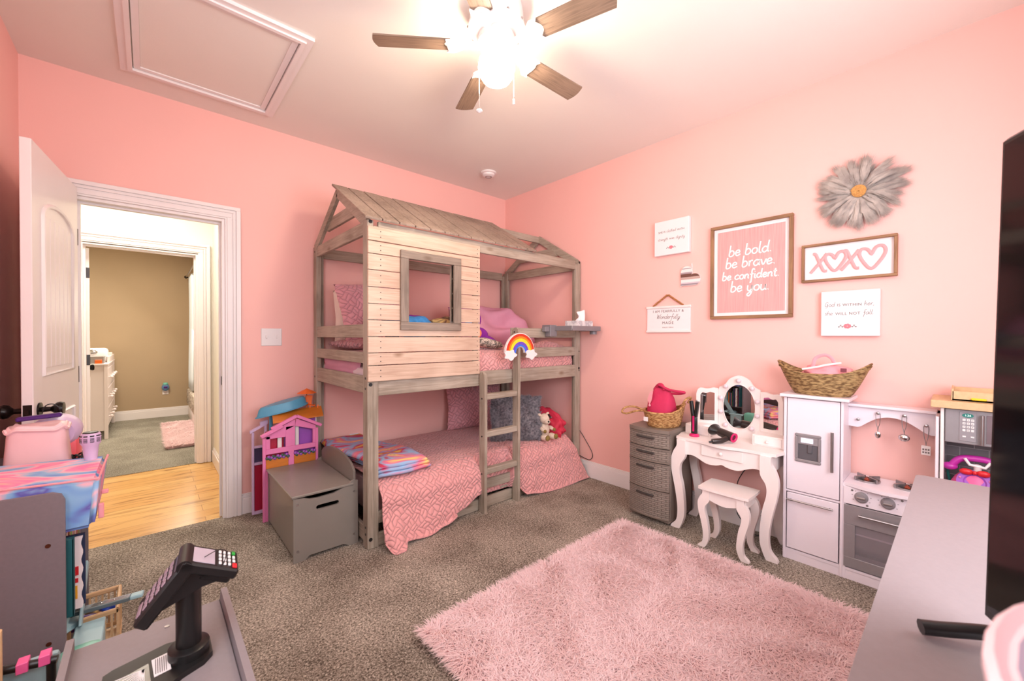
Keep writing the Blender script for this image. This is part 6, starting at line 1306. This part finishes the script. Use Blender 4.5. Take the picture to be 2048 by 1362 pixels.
put('reader_cradle', sl(dr_, nr, .045, .108, -.03, .02, -.040, -.024, .004), BLACK, t)
# low corner things
t = thing('tag_rack', 'black rod with pink paper tags standing left of the toy counter', 'toy rack', (-3.1, -2.0, 0))
put('rack_rod', MB().cyl((-3.20, -1.91, .505), (-3.05, -1.93, .485), .009).cyl((-3.06, -1.928, 0), (-3.06, -1.928, .49), .008).cyl((-3.19, -1.912, 0), (-3.19, -1.912, .50), .008), BLACK, t)
for x, rz_ in ((-3.103, 0), (-3.070, 8)): put('paper_tag', MB().box(x-.008, x+.010, -1.94, -1.91, .485, .507, .001), HOTP, t)
put('rack_cloth', MB().box(-3.16, -3.05, -1.90, -1.88, .30, .485, .008), LTBL, t)
t = thing('wooden_crate', 'light wooden crate edge at the lower left corner', 'crate', (-3.2, -1.9, 0)); put('crate_side', MB().box(-3.34, -3.128, -1.952, -1.94, 0, .60, .002).box(-3.34, -3.328, -2.25, -1.952, 0, .60, .002).box(-3.16, -3.148, -2.25, -1.952, 0, .60, .002).box(-3.34, -3.148, -2.262, -2.25, 0, .60, .002).box(-3.33, -3.16, -2.25, -1.952, .01, .02), TANW, t)

# ------------------------------------------------------------ right foreground: dresser, television, bucket
t = thing('dresser', 'long light grey dresser along the front wall with a smooth top', 'dresser', (-1.8, -3.52, 0))
dx0, dx1, dy0, dy1 = -2.84, -.858, -3.98, -3.222
tp = [(dx0, dy1), (dx1-.02, dy1), (dx1-.006, dy1-.006), (dx1, dy1-.02), (dx1, dy0), (dx0, dy0)]
put('dresser_top', MB().prism(tp, 'z', .73, .75), GREYT, t); put('dresser_body', MB().box(dx0+.01, dx1-.01, dy0+.01, dy1-.02, .06, .73).box(dx0+.03, dx1-.03, dy0+.02, dy1-.05, 0, .06), GREYL, t)
for i in range(3):
    for j in range(3):
        x0 = dx0+.03+i*.645; z0 = .085+j*.212; dw = put('drawer', MB().box(x0, x0+.63, dy1-.021, dy1-.006, z0, z0+.20, .003), GREYL, t)
        for hx_ in (.17, .42): put('drawer_knob', MB().ball((x0+hx_, dy1+.006, z0+.10), .013, 12).cyl((x0+hx_, dy1-.006, z0+.1), (x0+hx_, dy1+.004, z0+.1), .006), METAL, dw)
t = thing('television', 'large black flat television on the grey dresser at the right edge', 'television', (-1.9, -3.36, .75))
TV0 = Vector((-1.897, -3.352, .8)); TM = Matrix.Translation(TV0) @ Matrix.Rotation(R(180+28), 4, 'Z') @ Matrix.Rotation(R(-1.0), 4, 'X') @ Matrix.Translation((0, 0, -.8))
put('tv_housing', xf(MB().box(0, 1.05, 0, .035, .79, 1.547, .006).box(.2, .9, .03, .06, .86, 1.3, .01), TM), BLACK, t); put('tv_screen', xf(MB().box(.012, 1.038, -.0015, 0, .808, 1.535), TM), BLKG, t)
for fx in (.02, .86):
    m = MB().tube(smooth([TM @ Vector(p) for p in ((fx, -.085, .763), (fx, -.06, .766), (fx, .01, .776), (fx, .06, .766), (fx, .09, .763))], 5), .0115, 10); m.cyl(TM @ Vector((fx, .015, .77)), TM @ Vector((fx, .017, .83)), .011); put('tv_foot', m, BLACK, t, shade=60)
t = thing('plastic_bucket', 'pink plastic bucket with pale rim and frosted lid at the lower right corner', 'bucket', (-2.36, -3.435, .75))
BK = (-2.63, -3.484, 0)
put('bucket_wall', MB().lathe([(.09, .7505), (.095, .755), (.125, .95), (.147, 1.095), (.145, 1.095), (.122, .95), (.092, .757), (.001, .757)], BK, 48), mat('bright_pink_plastic', (224, 70, 130), .45, var=.03), t, shade=50)
put('bucket_rim', MB().lathe([(.147, 1.097), (.151, 1.099), (.151, 1.104), (.148, 1.107), (.144, 1.103)], BK, 48), PALEP, t); put('bucket_lid', MB().lathe([(.144, 1.102), (.135, 1.106), (.07, 1.088), (.001, 1.084)], BK, 40), CLEAR, t, shade=60)

# ------------------------------------------------------------ far room
t = thing('changing_table', 'white changing table dresser with knobs in the far room', 'changing table', (-3.5, 4.1, 0))
fx = -3.25; fy0, fy1 = 3.47, 4.70
put('table_body', MB().box(-3.72, fx-.02, fy0+.015, fy1-.015, .10, .88), WHT, t)
m = MB()
for (x, y) in ((fx-.035, fy0), (fx-.035, fy1-.03), (-3.75, fy0), (-3.75, fy1-.03)): put('corner_post', MB().box(x, x+.035, y, y+.03, 0, .90, .003), WHT, t)
put('back_board', MB().box(-3.73, -3.72, fy0+.03, fy1-.03, .1, .88), WHT, t); put('table_top', MB().box(-3.76, fx+.005, fy0-.005, fy1+.005, .88, .90, .003), WHT, t)
m = MB().box(-3.76, -3.74, fy0, fy1, .90, 1.0, .003).box(fx-.02, fx, fy0+.25, fy1, .90, .975, .003).box(-3.74, fx-.02, fy1-.02, fy1, .90, 1.0, .003); put('guard_rail', m, WHT, t)
for r_z in (.14, .38, .62):
    for c_ in range(2):
        dwr = put('drawer', MB().box(fx-.02, fx-.004, fy0+.04+c_*.58, fy0+.60+c_*.58, r_z, r_z+.215, .004), WHT, t)
        for kk in (.14, .42): put('drawer_knob', MB().ball((fx+.022, fy0+.04+c_*.58+kk, r_z+.108), .018, 10).cyl((fx-.004, fy0+.04+c_*.58+kk, r_z+.108), (fx+.02, fy0+.04+c_*.58+kk, r_z+.108), .008), WHT, dwr)
t = thing('storage_caddy', 'grey felt caddy box on the far changing table', 'caddy', (-3.4, 3.7, .9)); put('caddy_box', MB().box(-3.52, -3.285, 3.50, 3.72, .901, .985, .004), mat('grey_felt', (150, 144, 140), .9), t)
t = thing('small_box', 'orange striped little box at the front of the changing table', 'box', (-3.33, 3.49, .93)); put('carton', MB().box(-3.36, -3.30, 3.475, 3.497, .901, .945, .002), ORNG, t)
t = thing('wipe_warmer', 'white rounded wipe warmer with silver button on the far changing table', 'wipe warmer', (-3.42, 3.95, 1.0)); put('warmer_body', MB().box(-3.56, -3.27, 3.80, 4.02, .902, 1.075, .035), WHTP, t); put('warmer_button', blob((-3.40, 3.80, 1.03), (.045, .012, .03), amp=0), CHROME, t)
t = thing('sheer_curtain', 'white sheer curtain hanging at the right of the far room', 'curtain', (-2.43, 4.3, 1.2))
def cf(u, v): return (-2.415+.018*math.sin(u*46)+.006*math.sin(v*5), 3.95+.62*u, .45+1.67*(1-v))
put('curtain_cloth', MB().grid(cf, 90, 10), CURT, t, solid=.002, shade=80); put('curtain_rod', MB().cyl((-2.455, 2.6, 2.135), (-2.455, 4.66, 2.135), .008), METAL, t); put('rod_bracket', MB().cyl((-2.455, 4.66, 2.135), (-2.38, 4.66, 2.12), .008).ball((-2.455, 4.68, 2.135), .022, 12), BRONZE, t)
t = thing('far_bed', 'bed with brown and white bedding at the right of the far room', 'bed', (-2.42, 4.2, 0)); put('bed_base', MB().box(-2.44, -2.39, 3.3, 4.62, .0, .18, .01), WHT, t); put('bedding', MB().box(-2.455, -2.385, 3.25, 4.68, .18, .42, .03), BEDC, t)
